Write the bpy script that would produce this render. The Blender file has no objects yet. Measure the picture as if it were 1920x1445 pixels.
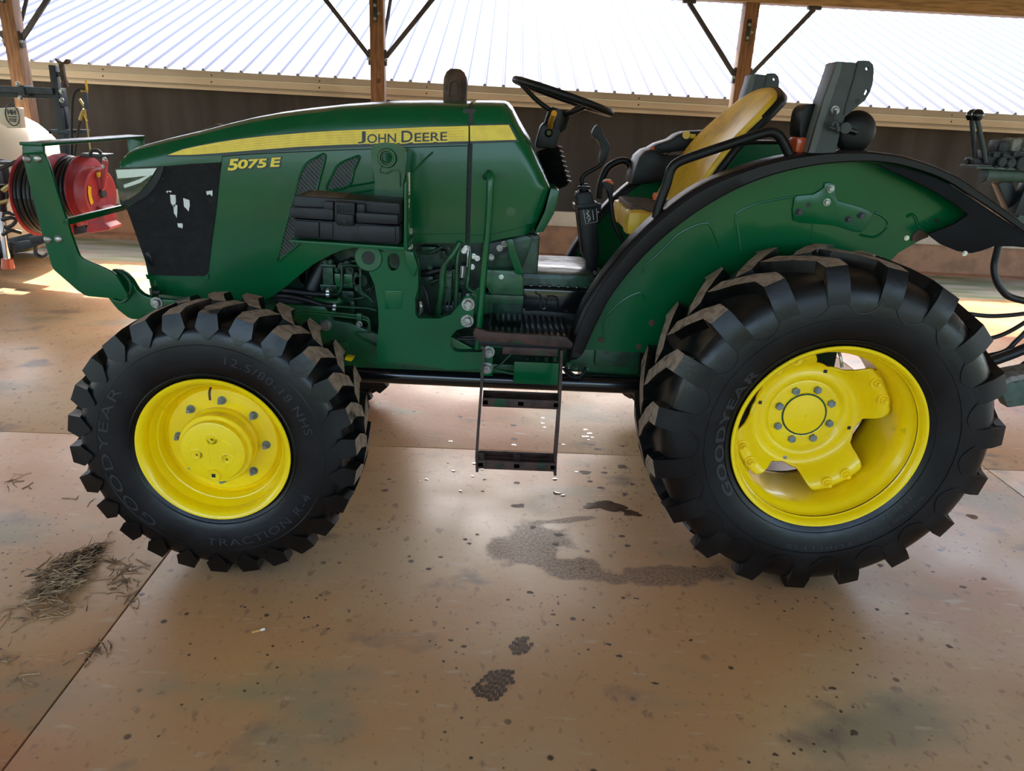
import bpy, bmesh, math, random
from math import sin, cos, pi, radians, sqrt, atan2
from mathutils import Vector, Matrix
from mathutils.geometry import tessellate_polygon
random.seed(7)
V = Vector
sc = bpy.context.scene
COL = sc.collection

# ------------------------------------------------------------------ camera
FPX, YAW, PITCH, ROLL = 1400.0, -0.0240, 0.3530, 0.0489
CAM = V((0.923, -2.253, 1.582))
_f = V((-sin(YAW)*cos(PITCH), cos(YAW)*cos(PITCH), -sin(PITCH)))
_r = V((cos(YAW), sin(YAW), 0))
_u = _r.cross(_f)
_r2 = cos(ROLL)*_r + sin(ROLL)*_u
_u2 = -sin(ROLL)*_r + cos(ROLL)*_u
cd = bpy.data.cameras.new('camera'); cam = bpy.data.objects.new('camera', cd); COL.objects.link(cam)
cam.matrix_world = Matrix(((_r2.x, _u2.x, -_f.x, CAM.x), (_r2.y, _u2.y, -_f.y, CAM.y), (_r2.z, _u2.z, -_f.z, CAM.z), (0, 0, 0, 1)))
cd.sensor_width = 36; cd.sensor_fit = 'HORIZONTAL'; cd.lens = FPX/1920*36; cd.clip_start = 0.02; cd.clip_end = 500
sc.camera = cam

# ------------------------------------------------------------------ sky, sun, exposure
SUN_EL, SUN_AZ = radians(43), radians(-6)          # azimuth measured from +Y towards +X
w = bpy.data.worlds.new('world'); sc.world = w; w.use_nodes = True
wn = w.node_tree.nodes; wn.clear()
sky = wn.new('ShaderNodeTexSky'); sky.sky_type = 'NISHITA'; sky.sun_disc = False
sky.sun_elevation = SUN_EL; sky.sun_rotation = SUN_AZ
sky.air_density = 1.0; sky.dust_density = 3.0; sky.ozone_density = 1.0
bg = wn.new('ShaderNodeBackground'); bg.inputs['Strength'].default_value = 0.36
wo = wn.new('ShaderNodeOutputWorld')
w.node_tree.links.new(sky.outputs[0], bg.inputs[0]); w.node_tree.links.new(bg.outputs[0], wo.inputs[0])
sl = bpy.data.lights.new('sun', 'SUN'); sl.energy = 4.6; sl.angle = radians(0.6); sl.color = (1.0, 0.93, 0.82)
so = bpy.data.objects.new('sun', sl); COL.objects.link(so)
sdir = V((sin(SUN_AZ)*cos(SUN_EL), cos(SUN_AZ)*cos(SUN_EL), sin(SUN_EL)))
so.rotation_euler = sdir.to_track_quat('Z', 'Y').to_euler(); so.location = (0, 20, 20)
sc.view_settings.view_transform = 'Standard'; sc.view_settings.look = 'None'
sc.view_settings.exposure = 1.8; sc.view_settings.gamma = 1; sc.view_settings.use_curve_mapping = False

# ------------------------------------------------------------------ pixel helpers (1920 x 1445 frame)
def ray(x, y): return _f*FPX + _r2*(x-960) - _u2*(y-722.5)
def P(x, y, Y):
    d = ray(x, y); return CAM + d*((Y-CAM.y)/d.y)
def G(x, y, Z=0.0):
    d = ray(x, y); return CAM + d*((Z-CAM.z)/d.z)
def S(Y):                 # metres per pixel near depth Y (mid frame)
    return (P(970, 600, Y)-P(960, 600, Y)).length/10
def cr(pts, n=5, closed=False):
    """Catmull-Rom through a list of tuples / vectors"""
    pts = [V(p) for p in pts]; out = []; N = len(pts)
    rng = range(N) if closed else range(N-1)
    for i in rng:
        if closed: a, b, c, d = pts[i-1], pts[i], pts[(i+1) % N], pts[(i+2) % N]
        else:
            b, c = pts[i], pts[i+1]
            a = pts[i-1] if i > 0 else b*2-c
            d = pts[i+2] if i+2 < N else c*2-b
        for k in range(n):
            t = k/n
            out.append(0.5*((2*b)+(c-a)*t+(2*a-5*b+4*c-d)*t*t+(3*b-a-3*c+d)*t**3))
    if not closed: out.append(pts[-1])
    return out
def interp(tab, x):
    if x <= tab[0][0]: return tab[0][1]
    for (a, b), (c, d) in zip(tab, tab[1:]):
        if x <= c: return b+(d-b)*(x-a)/(c-a) if c > a else d
    return tab[-1][1]

# ------------------------------------------------------------------ materials
def srgb(r, g, b):
    f = lambda c: (c/255/12.92) if c/255 <= 0.04045 else ((c/255+0.055)/1.055)**2.4
    return (f(r), f(g), f(b), 1)
MATS = {}
def mat(name, col, rough=0.5, metal=0.0, spec=0.5, coat=0.0, col2=None, scale=8.0, lo=0.4, hi=0.65, rough2=None,
        bump=0.0, bscale=60.0, detail=4, stretch=None, dirt=None, dscale=3.0, dlo=.55, dhi=.75, trans=0.0, emit=None, coatr=.05):
    m = bpy.data.materials.new(name); m.use_nodes = True; nt = m.node_tree; N = nt.nodes; L = nt.links
    b = N['Principled BSDF']
    b.inputs['Base Color'].default_value = col; b.inputs['Roughness'].default_value = rough
    b.inputs['Metallic'].default_value = metal; b.inputs['Specular IOR Level'].default_value = spec
    b.inputs['Coat Weight'].default_value = coat; b.inputs['Coat Roughness'].default_value = coatr
    b.inputs['Transmission Weight'].default_value = trans
    geo = N.new('ShaderNodeNewGeometry'); src = geo.outputs['Position']
    if stretch:
        mp = N.new('ShaderNodeMapping'); mp.inputs['Scale'].default_value = stretch; L.new(src, mp.inputs[0]); src = mp.outputs[0]
    def noise(s, d=4):
        n = N.new('ShaderNodeTexNoise'); n.inputs['Scale'].default_value = s; n.inputs['Detail'].default_value = d
        L.new(src, n.inputs['Vector']); return n
    def ramp(fac, a, c):
        r = N.new('ShaderNodeMapRange'); r.inputs[1].default_value = a; r.inputs[2].default_value = c
        r.interpolation_type = 'SMOOTHSTEP'; L.new(fac, r.inputs[0]); return r.outputs[0]
    colsock = None
    if col2 is not None:
        f = ramp(noise(scale, detail).outputs[0], lo, hi)
        mx = N.new('ShaderNodeMix'); mx.data_type = 'RGBA'; L.new(f, mx.inputs[0])
        mx.inputs[6].default_value = col; mx.inputs[7].default_value = col2; colsock = mx.outputs[2]
        if rough2 is not None:
            mr = N.new('ShaderNodeMapRange'); mr.inputs[3].default_value = rough; mr.inputs[4].default_value = rough2
            L.new(f, mr.inputs[0]); L.new(mr.outputs[0], b.inputs['Roughness'])
    if dirt is not None:
        f = ramp(noise(dscale, 8).outputs[0], dlo, dhi)
        mx = N.new('ShaderNodeMix'); mx.data_type = 'RGBA'; L.new(f, mx.inputs[0])
        if colsock: L.new(colsock, mx.inputs[6])
        else: mx.inputs[6].default_value = col
        mx.inputs[7].default_value = dirt; colsock = mx.outputs[2]
    if colsock: L.new(colsock, b.inputs['Base Color'])
    if bump:
        n = noise(bscale, 6); bp = N.new('ShaderNodeBump'); bp.inputs['Strength'].default_value = bump
        bp.inputs['Distance'].default_value = 0.01; L.new(n.outputs[0], bp.inputs['Height']); L.new(bp.outputs[0], b.inputs['Normal'])
    if emit:
        b.inputs['Emission Color'].default_value = emit[0]; b.inputs['Emission Strength'].default_value = emit[1]
    MATS[name] = m; return m
GREEN = mat('green_paint', srgb(0, 86, 46), .22, spec=.3, coat=.1, col2=srgb(0, 78, 42), scale=3, rough2=.26, dirt=srgb(38, 82, 50), dscale=9, dlo=.62, dhi=.8)
GREEN_D = mat('green_paint_dull', srgb(14, 82, 42), .38, coat=.2, col2=srgb(18, 62, 36), scale=14, rough2=.5, dirt=srgb(52, 58, 42), dscale=12, dlo=.6, dhi=.78)
GREEN_W = mat('green_paint_worn', srgb(16, 84, 44), .35, coat=.25, col2=srgb(24, 78, 46), scale=10, dirt=srgb(66, 52, 44), dscale=16, dlo=.62, dhi=.7, bump=.15, bscale=25)
ENGINE = mat('engine_green', srgb(16, 66, 40), .42, coat=.15, col2=srgb(12, 42, 28), scale=18, rough2=.55, dirt=srgb(30, 34, 28), dscale=20, dlo=.55, dhi=.7, bump=.2, bscale=40)
DARK = mat('engine_dark', srgb(16, 18, 17), .5, col2=srgb(26, 32, 28), scale=20, bump=.2, bscale=50)
YEL = mat('yellow_paint', srgb(254, 218, 2), .3, coat=.35, col2=srgb(246, 208, 4), scale=5, rough2=.38, dirt=srgb(190, 160, 20), dscale=14, dlo=.68, dhi=.85, coatr=.12)
YEL_CHIP = mat('yellow_paint_chipped', srgb(254, 218, 2), .3, coat=.4, dirt=srgb(30, 24, 14), dscale=22, dlo=.70, dhi=.715)
DECAL_Y = mat('decal_yellow', srgb(250, 218, 38), .35, col2=srgb(240, 205, 30), scale=30)
DECAL_K = mat('decal_black', srgb(22, 28, 30), .4)
RUB = mat('tyre_rubber', srgb(12, 12, 13), .4, spec=.35, col2=srgb(18, 17, 17), scale=7, rough2=.55, dirt=srgb(70, 57, 47), dscale=6, dlo=.5, dhi=.72, bump=.12, bscale=55)
RUB_W = mat('tyre_sidewall_wet', srgb(7, 7, 8), .28, spec=.38, col2=srgb(12, 12, 14), scale=5, rough2=.42, bump=.06, bscale=70)
DUST = mat('lug_dust', srgb(156, 137, 121), .85, col2=srgb(124, 106, 92), scale=40, dirt=srgb(30, 27, 25), dscale=9, dlo=.60, dhi=.70, bump=.3, bscale=150)
RUBTXT = mat('tyre_lettering', srgb(36, 37, 40), .5)
BLACK_E = mat('matt_black_extension', srgb(14, 14, 18), .6, spec=.15, col2=srgb(20, 20, 24), scale=4)
LAMPW = mat('lamp_trim_and_glare', srgb(206, 210, 216), .2, metal=.3)  # pale tone of the trim and of the painted sky reflection
BLACK = mat('black_plastic', srgb(12, 12, 14), .4, spec=.3, col2=srgb(18, 19, 21), scale=12, rough2=.5, bump=.05, bscale=200)
BLACK_G = mat('black_gloss', srgb(14, 15, 18), .16, coat=.4, col2=srgb(20, 20, 24), scale=6, rough2=.28)
BLACK_F = mat('black_fender', srgb(22, 20, 23), .38, spec=.26, col2=srgb(28, 25, 27), scale=5, rough2=.48, bump=.05, bscale=120)
BLACK_T = mat('toolbox_plastic', srgb(20, 20, 25), .42, spec=.35, col2=srgb(31, 32, 39), scale=10, rough2=.5, dirt=srgb(20, 20, 23), dscale=12, dlo=.5, dhi=.54)
SCREEN = mat('grille_screen', srgb(13, 13, 17), .5, spec=.3, col2=srgb(21, 22, 27), scale=26, dirt=srgb(50, 47, 44), dscale=34, dlo=.66, dhi=.74, bump=.6, bscale=260)
STEEL = mat('bolt_steel', srgb(176, 176, 172), .34, metal=.85, col2=srgb(128, 126, 120), scale=60, rough2=.5)
ZINC = mat('zinc', srgb(140, 150, 158), .38, metal=.6, col2=srgb(110, 120, 128), scale=60)
CHROME = mat('chrome', srgb(215, 218, 222), .08, metal=1.0)
CLIP = mat('hose_clamp', srgb(220, 222, 222), .25, metal=.8)
RUST = mat('rusty_stack', srgb(86, 62, 50), .7, col2=srgb(62, 44, 36), scale=25, bump=.2, bscale=80)
RUSTB = mat('step_rust', srgb(72, 50, 44), .55, spec=.3, col2=srgb(46, 34, 31), scale=22, dirt=srgb(22, 60, 36), dscale=12, dlo=.62, dhi=.68, bump=.2, bscale=70)
RUBH = mat('hose_rubber', srgb(18, 18, 20), .45, col2=srgb(28, 28, 30), scale=20)
SEATY = mat('seat_yellow', srgb(238, 194, 62), .42, col2=srgb(220, 174, 52), scale=8, dirt=srgb(168, 128, 52), dscale=8, dlo=.55, dhi=.8, bump=.05, bscale=200)
SEATB = mat('seat_mat', srgb(92, 76, 66), .7, col2=srgb(70, 58, 52), scale=30, bump=.3, bscale=120)
ORANGE = mat('orange_knob', srgb(206, 92, 34), .45)
AMBER = mat('amber_knob', srgb(214, 148, 36), .4)
AMBERL = mat('amber_lens', srgb(190, 78, 40), .25, coat=.4)
KNOBY = mat('yellow_knob', srgb(228, 184, 24), .4)
GREYP = mat('rollbar_grey', srgb(58, 64, 66), .5, col2=srgb(46, 51, 53), scale=9, bump=.05, bscale=150)
GREYL = mat('rollbar_light', srgb(92, 98, 96), .5, col2=srgb(80, 84, 84), scale=9)
CREAM = mat('sticker_cream', srgb(206, 196, 166), .55, dirt=srgb(60, 70, 50), dscale=40, dlo=.52, dhi=.56)
WHITE = mat('white_print', srgb(226, 226, 222), .5)
TANK = mat('tank_poly', srgb(226, 216, 196), .42, col2=srgb(214, 202, 180), scale=3)
RED = mat('reel_red', srgb(166, 52, 60), .5, col2=srgb(148, 46, 54), scale=12, dirt=srgb(96, 40, 44), dscale=16, dlo=.6, dhi=.75)
BLUESTEEL = mat('painted_steel_dark', srgb(52, 62, 76), .45, col2=srgb(38, 46, 58), scale=14)
BLACKST = mat('black_steel', srgb(24, 26, 32), .42, col2=srgb(34, 38, 44), scale=14)
BRASS = mat('brass', srgb(170, 150, 96), .4, metal=.7)
OLDGREEN = mat('faded_green_steel', srgb(66, 88, 78), .55, col2=srgb(86, 98, 90), scale=16, dirt=srgb(70, 56, 48), dscale=20, dlo=.58, dhi=.66)
VALVE = mat('valve_cast', srgb(18, 20, 24), .5, col2=srgb(36, 39, 42), scale=30, bump=.3, bscale=60)
GREYDUST = mat('dusty_grey', srgb(140, 138, 130), .8, col2=srgb(104, 104, 100), scale=40)
def glass_mat():
    m = bpy.data.materials.new('lamp_glass'); m.use_nodes = True; nt = m.node_tree; N = nt.nodes; N.clear()
    o = N.new('ShaderNodeOutputMaterial'); mx = N.new('ShaderNodeMixShader'); t = N.new('ShaderNodeBsdfTransparent'); g = N.new('ShaderNodeBsdfGlossy')
    g.inputs['Roughness'].default_value = .03; fr = N.new('ShaderNodeValue'); fr.outputs[0].default_value = .02
    nt.links.new(fr.outputs[0], mx.inputs[0]); nt.links.new(t.outputs[0], mx.inputs[1]); nt.links.new(g.outputs[0], mx.inputs[2]); nt.links.new(mx.outputs[0], o.inputs[0]); return m
GLASS = glass_mat()
LAMPIN = mat('lamp_interior', srgb(48, 50, 54), .2, metal=.3, col2=srgb(18, 19, 21), scale=35, lo=.45, hi=.55)
WOOD = mat('post_wood', srgb(126, 92, 64), .75, col2=srgb(98, 70, 50), scale=5, stretch=(9, 9, .9), dirt=srgb(78, 50, 32), dscale=3.2, dlo=.6, dhi=.75, bump=.25, bscale=14)
BEAMW = mat('beam_wood', srgb(150, 124, 88), .75, col2=srgb(124, 98, 68), scale=5, stretch=(.9, 9, 9), bump=.25, bscale=14)
BRACE = mat('brace_steel', srgb(66, 62, 66), .5, metal=.2, col2=srgb(50, 46, 50), scale=14)
ROOFM = mat('white_metal_roof', srgb(206, 210, 216), .7, spec=.0)
ROOFRIB = mat('roof_rib_shade', srgb(122, 124, 138), .7, spec=.0)  # rib shading put into the colour, greyer than the white sheet
FASCIA = mat('fascia_tan', srgb(158, 148, 134), .5, col2=srgb(150, 139, 124), scale=2)
FASCIAL = mat('fascia_light', srgb(184, 171, 152), .5, col2=srgb(174, 160, 140), scale=2)
TARP = mat('curtain_tarp', srgb(60, 56, 55), .8, col2=srgb(50, 46, 45), scale=1.5, stretch=(3, 3, .4), dirt=srgb(74, 64, 58), dscale=2, dlo=.58, dhi=.8, bump=.5, bscale=40)
PIPE = mat('curtain_rail', srgb(214, 200, 184), .5, col2=srgb(196, 180, 164), scale=3)
CURB = mat('curb_concrete', srgb(176, 132, 104), .8, col2=srgb(150, 112, 90), scale=5, dirt=srgb(132, 102, 82), dscale=9, dlo=.62, dhi=.8, bump=.2, bscale=40)
APRON = mat('apron_concrete', srgb(168, 162, 146), .8, col2=srgb(110, 124, 84), scale=1.3, stretch=(.5, 1.8, 1), lo=.42, hi=.6, dirt=srgb(176, 132, 108), dscale=2.2, dlo=.56, dhi=.7, bump=.2, bscale=50)
DIRT = mat('open_ground', srgb(96, 104, 64), .9, col2=srgb(126, 112, 82), scale=.35, lo=.4, hi=.62, bump=.3, bscale=20)
BANK = mat('added_bank_green', srgb(64, 78, 44), .95, spec=.1, col2=srgb(48, 60, 36), scale=.6, bump=.5, bscale=6)
CEIL = mat('ceiling_metal', srgb(190, 190, 186), .45, col2=srgb(176, 176, 172), scale=1)
STRAW = mat('straw', srgb(178, 146, 108), .8, col2=srgb(122, 94, 68), scale=30, dirt=srgb(70, 56, 42), dscale=14, dlo=.52, dhi=.62)
PAPER = mat('cigarette_paper', srgb(232, 230, 224), .7)
CORK = mat('cigarette_filter', srgb(206, 150, 84), .7)
WET = mat('wet_dark', srgb(92, 68, 52), .22, spec=.5, col2=srgb(76, 56, 44), scale=30)
DAMP = mat('damp_print', srgb(92, 70, 52), .45, col2=srgb(66, 48, 36), scale=55, lo=.42, hi=.6)
MUD = mat('mud_spot', srgb(82, 62, 48), .6)
WATER = mat('water_drop', srgb(120, 100, 84), .03, spec=.8)

# floor: worn reddish concrete slab
def floor_mat():
    m = bpy.data.materials.new('floor_concrete'); m.use_nodes = True; nt = m.node_tree; N = nt.nodes; L = nt.links
    b = N['Principled BSDF']; geo = N.new('ShaderNodeNewGeometry'); pos = geo.outputs['Position']
    def noise(s, d=5, sc3=None, off=(0, 0, 0)):
        mp = N.new('ShaderNodeMapping'); mp.inputs['Location'].default_value = off
        if sc3: mp.inputs['Scale'].default_value = sc3
        L.new(pos, mp.inputs[0]); n = N.new('ShaderNodeTexNoise'); n.inputs['Scale'].default_value = s; n.inputs['Detail'].default_value = d
        L.new(mp.outputs[0], n.inputs['Vector']); return n.outputs[0]
    def rng(s, a, c, o0=0, o1=1):
        r = N.new('ShaderNodeMapRange'); r.interpolation_type = 'SMOOTHSTEP'
        r.inputs[1].default_value = a; r.inputs[2].default_value = c; r.inputs[3].default_value = o0; r.inputs[4].default_value = o1
        L.new(s, r.inputs[0]); return r.outputs[0]
    def mix(f, a, c):
        x = N.new('ShaderNodeMix'); x.data_type = 'RGBA'; L.new(f, x.inputs[0])
        for k, s in ((6, a), (7, c)):
            if isinstance(s, tuple): x.inputs[k].default_value = s
            else: L.new(s, x.inputs[k])
        return x.outputs[2]
    def math_(op, a, c):
        x = N.new('ShaderNodeMath'); x.operation = op
        for k, s in ((0, a), (1, c)):
            if isinstance(s, (int, float)): x.inputs[k].default_value = s
            else: L.new(s, x.inputs[k])
        return x.outputs[0]
    c = mix(rng(noise(.9, 6), .4, .62), srgb(192, 160, 120), srgb(188, 142, 98))
    c = mix(rng(noise(.55, 4, off=(3.3, 1.2, 0)), .52, .66), c, srgb(178, 118, 80))
    c = mix(rng(noise(1.4, 6, (1, 1.6, 1), (7, 2, 0)), .56, .72), c, srgb(154, 138, 106))
    c = mix(rng(noise(2.6, 8, (1, 1.3, 1), (1, 9, 0)), .60, .74), c, srgb(122, 104, 92))
    c = mix(rng(noise(42, 3), .62, .74, 0, .5), c, srgb(110, 86, 70))
    c = mix(rng(noise(9, 9, (1, 3.5, 1), (3, 3, 0)), .6, .72, 0, .55), c, srgb(196, 170, 140))
    c = mix(rng(noise(16, 9, (1.6, 1, 1), (8, 1, 0)), .6, .7, 0, .6), c, srgb(126, 98, 78))
    # dark specks and mud spots
    vo = N.new('ShaderNodeTexVoronoi'); vo.inputs['Scale'].default_value = 26; L.new(pos, vo.inputs['Vector'])
    spk = math_('MULTIPLY', rng(vo.outputs['Distance'], .10, .16, 1, 0), rng(noise(2.2, 3, off=(5, 5, 0)), .5, .6))
    c = mix(spk, c, srgb(74, 56, 44))
    vo2 = N.new('ShaderNodeTexVoronoi'); vo2.inputs['Scale'].default_value = 9; L.new(pos, vo2.inputs['Vector'])
    spk2 = math_('MULTIPLY', rng(vo2.outputs['Distance'], .07, .12, 1, 0), rng(noise(1.3, 2, off=(2, 8, 0)), .45, .55))
    c = mix(spk2, c, srgb(84, 64, 50))
    # damp patches: (centre px, half size) on the slab
    wet = None
    nz = noise(7.5, 9, off=(4, 4, 0)); nz2 = noise(90, 3)
    for (px, py, ax, ay, rot) in [(990, 1020, .17, .17, .2), (1075, 1065, .20, .07, -.25), (1270, 1078, .22, .075, .05), (1060, 975, .16, .025, .25)]:
        p0 = G(px, py)
        mp = N.new('ShaderNodeMapping'); mp.vector_type = 'TEXTURE'
        mp.inputs['Location'].default_value = p0; mp.inputs['Rotation'].default_value = (0, 0, rot); mp.inputs['Scale'].default_value = (ax, ay, 1)
        L.new(pos, mp.inputs[0]); ln = N.new('ShaderNodeVectorMath'); ln.operation = 'LENGTH'; L.new(mp.outputs[0], ln.inputs[0])
        d = math_('ADD', ln.outputs['Value'], math_('MULTIPLY', math_('SUBTRACT', nz, .5), 2.2))
        mk = rng(d, .74, 1.04, 1, 0)
        wet = mk if wet is None else math_('MAXIMUM', wet, mk)
    grain = rng(nz2, .38, .62, .55, 1)
    c = mix(math_('MULTIPLY', wet, math_('MULTIPLY', grain, .85)), c, srgb(104, 80, 66))
    L.new(c, b.inputs['Base Color'])
    r = rng(noise(1.7, 6, off=(9, 1, 0)), .35, .7, .30, .5)
    r2 = math_('ADD', r, math_('MULTIPLY', wet, .12)); L.new(r2, b.inputs['Roughness'])
    bp = N.new('ShaderNodeBump'); bp.inputs['Strength'].default_value = .22; bp.inputs['Distance'].default_value = .004
    L.new(noise(30, 8), bp.inputs['Height']); L.new(bp.outputs[0], b.inputs['Normal'])
    b.inputs['Specular IOR Level'].default_value = .34
    return m
FLOORM = floor_mat()
JOINT = mat('joint_dark', srgb(70, 52, 42), .9)

# ------------------------------------------------------------------ object helpers
ROOTLOC = {}
def attach(o, parent):
    if parent is not None:
        o.parent = parent
        if parent.name in ROOTLOC: o.matrix_parent_inverse = Matrix.Translation(-ROOTLOC[parent.name])
def tag(o, label=None, cat=None, group=None, kind=None):
    if label: o['label'] = label
    if cat: o['category'] = cat
    if group: o['group'] = group
    if kind: o['kind'] = kind
    return o
def root(name, loc, label=None, cat=None, group=None, kind=None):
    o = bpy.data.objects.new(name, None); COL.objects.link(o); o.location = loc; o.empty_display_size = .1
    ROOTLOC[o.name] = V(loc); return tag(o, label, cat, group, kind)
def link(name, me, mats, parent=None, ang=35, mw=None):
    if not isinstance(mats, (list, tuple)): mats = [mats]
    if not me.materials:
        for m in mats: me.materials.append(m)
    o = bpy.data.objects.new(name, me); COL.objects.link(o); attach(o, parent)
    if mw is not None: o.matrix_basis = mw
    return o
def finish(me, ang=35):
    for p in me.polygons: p.use_smooth = True
    me.set_sharp_from_angle(angle=radians(ang))
def mk(name, verts, faces, mats, parent=None, ang=35, recalc=True, bevel=0, mi=None, mw=None):
    me = bpy.data.meshes.new(name); me.from_pydata([tuple(v) for v in verts], [], faces)
    if mi:
        for p, i in zip(me.polygons, mi): p.material_index = i
    if recalc or bevel:
        bm = bmesh.new(); bm.from_mesh(me)
        if recalc: bmesh.ops.recalc_face_normals(bm, faces=bm.faces)
        if bevel: bev(bm, bevel)
        bm.to_mesh(me); bm.free()
    finish(me, ang); return link(name, me, mats, parent, mw=mw)
def bev(bm, w_, seg=2, ang=30):
    es = [e for e in bm.edges if len(e.link_faces) == 2 and e.calc_face_angle(0) > radians(ang)]
    if es: bmesh.ops.bevel(bm, geom=es, offset=w_, segments=seg, profile=.6, affect='EDGES', clamp_overlap=True)
def bmobj(name, bm, mats, parent=None, ang=35, recalc=True):
    if recalc: bmesh.ops.recalc_face_normals(bm, faces=bm.faces)
    me = bpy.data.meshes.new(name); bm.to_mesh(me); bm.free(); finish(me, ang); return link(name, me, mats, parent)
def add_box(bm, c, s, rot=None, bevel=0):
    vs = []
    for x in (-1, 1):
        for y in (-1, 1):
            for z in (-1, 1):
                v = V((x*s[0]/2, y*s[1]/2, z*s[2]/2))
                if rot is not None: v = rot @ v
                vs.append(bm.verts.new(v+V(c)))
    q = [(0, 1, 3, 2), (4, 6, 7, 5), (0, 4, 5, 1), (2, 3, 7, 6), (0, 2, 6, 4), (1, 5, 7, 3)]
    fs = [bm.faces.new([vs[i] for i in f]) for f in q]
    if bevel:
        es = list({e for f in fs for e in f.edges})
        bmesh.ops.bevel(bm, geom=es, offset=bevel, segments=2, profile=.6, affect='EDGES', clamp_overlap=True)
def box(name, c, s, m, parent=None, rot=None, bevel=.004):
    bm = bmesh.new(); add_box(bm, c, s, rot, bevel); return bmobj(name, bm, m, parent)
def boxpx(name, x0, y0, x1, y1, Y0, Y1, m, parent, bevel=.004):
    """box whose near face spans two pixels on the plane Y0"""
    a, b = P(x0, y0, Y0), P(x1, y1, Y0)
    c = V(((a.x+b.x)/2, (Y0+Y1)/2, (a.z+b.z)/2)); return box(name, c, (abs(b.x-a.x), abs(Y1-Y0), abs(b.z-a.z)), m, parent, None, bevel)
def prism_xz(name, pts, Y0, Y1, m, parent=None, bevel=.003, holes=(), ang=35, yf=None):
    """closed outline in world x,z extruded from Y0 to Y1"""
    loops = [[V((p[0], p[1])) for p in pts]]+[[V((p[0], p[1])) for p in h] for h in holes]
    tris = tessellate_polygon([[v.to_3d() for v in l] for l in loops])
    flat = [v for l in loops for v in l]; n = len(flat)
    verts = [(v.x, Y0, v.y) for v in flat]+[(v.x, Y1, v.y) for v in flat]
    bm = bmesh.new(); bv = [bm.verts.new(v) for v in verts]
    if len(loops) == 1:
        bm.faces.new(bv[:n]); bm.faces.new(bv[n:][::-1])
    else:
        for t in tris:
            try: bm.faces.new([bv[i] for i in t]); bm.faces.new([bv[n+i] for i in reversed(t)])
            except ValueError: pass
    k = 0
    for l in loops:
        for i in range(len(l)):
            j = (i+1) % len(l)
            try: bm.faces.new([bv[k+i], bv[k+j], bv[n+k+j], bv[n+k+i]])
            except ValueError: pass
        k += len(l)
    bmesh.ops.recalc_face_normals(bm, faces=bm.faces)
    if bevel and len(loops) == 1: bev(bm, bevel)
    elif bevel:
        es = [e for e in bm.edges if len(e.link_faces) == 2 and e.calc_face_angle(0) > radians(60)]
        bmesh.ops.bevel(bm, geom=es, offset=bevel, segments=1, affect='EDGES', clamp_overlap=True)
    if yf:
        for v in bm.verts: v.co = yf(v.co)
    return bmobj(name, bm, m, parent, ang)
def prism(name, px, Y0, Y1, m, parent=None, bevel=.003, holes=(), ang=35, pyf=None):
    q = lambda l: [(lambda w_: (w_.x, w_.z))(P(x, y, Y0)) for x, y in l]
    return prism_xz(name, q(px), Y0, Y1, m, parent, bevel, [q(h) for h in holes], ang)
def circ_px(x, y, rx, ry=None, n=20):
    ry = ry or rx; return [(x+rx*cos(2*pi*i/n), y+ry*sin(2*pi*i/n)) for i in range(n)]
def tube_geo(bm, pts, r, seg=10, cap=True):
    pts = [V(p) for p in pts]; n = len(pts); rings = []
    t0 = (pts[1]-pts[0]).normalized(); a = t0.orthogonal().normalized()
    for i, p in enumerate(pts):
        t = (pts[min(i+1, n-1)]-pts[max(i-1, 0)]).normalized()
        a = (a-t*a.dot(t)).normalized(); b = t.cross(a)
        rr = r(i/(n-1)) if callable(r) else r
        rings.append([bm.verts.new(p+(a*cos(2*pi*k/seg)+b*sin(2*pi*k/seg))*rr) for k in range(seg)])
    for i in range(n-1):
        for k in range(seg):
            bm.faces.new([rings[i][k], rings[i][(k+1) % seg], rings[i+1][(k+1) % seg], rings[i+1][k]])
    if cap: bm.faces.new(rings[0][::-1]); bm.faces.new(rings[-1])
def tube(name, pts, r, m, parent=None, n=5, seg=10):
    pts = [V(p) for p in pts]
    if n > 1 and len(pts) > 2: pts = cr(pts, n)
    bm = bmesh.new(); tube_geo(bm, pts, r, seg); return bmobj(name, bm, m, parent, 50)
def tubepx(name, px, r, m, parent=None, n=5, seg=10):
    """px: list of (x, y, Y)"""
    return tube(name, [P(*p) for p in px], r, m, parent, n, seg)
def cyl(name, a, b, r, m, parent=None, seg=20, bevel=.003, r2=None):
    a, b = V(a), V(b); bm = bmesh.new(); r2 = r if r2 is None else r2
    tube_geo(bm, [a, b], lambda t: r+(r2-r)*t, seg)
    bmesh.ops.recalc_face_normals(bm, faces=bm.faces)
    if bevel:
        es = [e for e in bm.edges if len(e.link_faces) == 2 and e.calc_face_angle(0) > radians(60)]
        bmesh.ops.bevel(bm, geom=es, offset=bevel, segments=2, affect='EDGES', clamp_overlap=True)
    return bmobj(name, bm, m, parent, 40)
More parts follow.
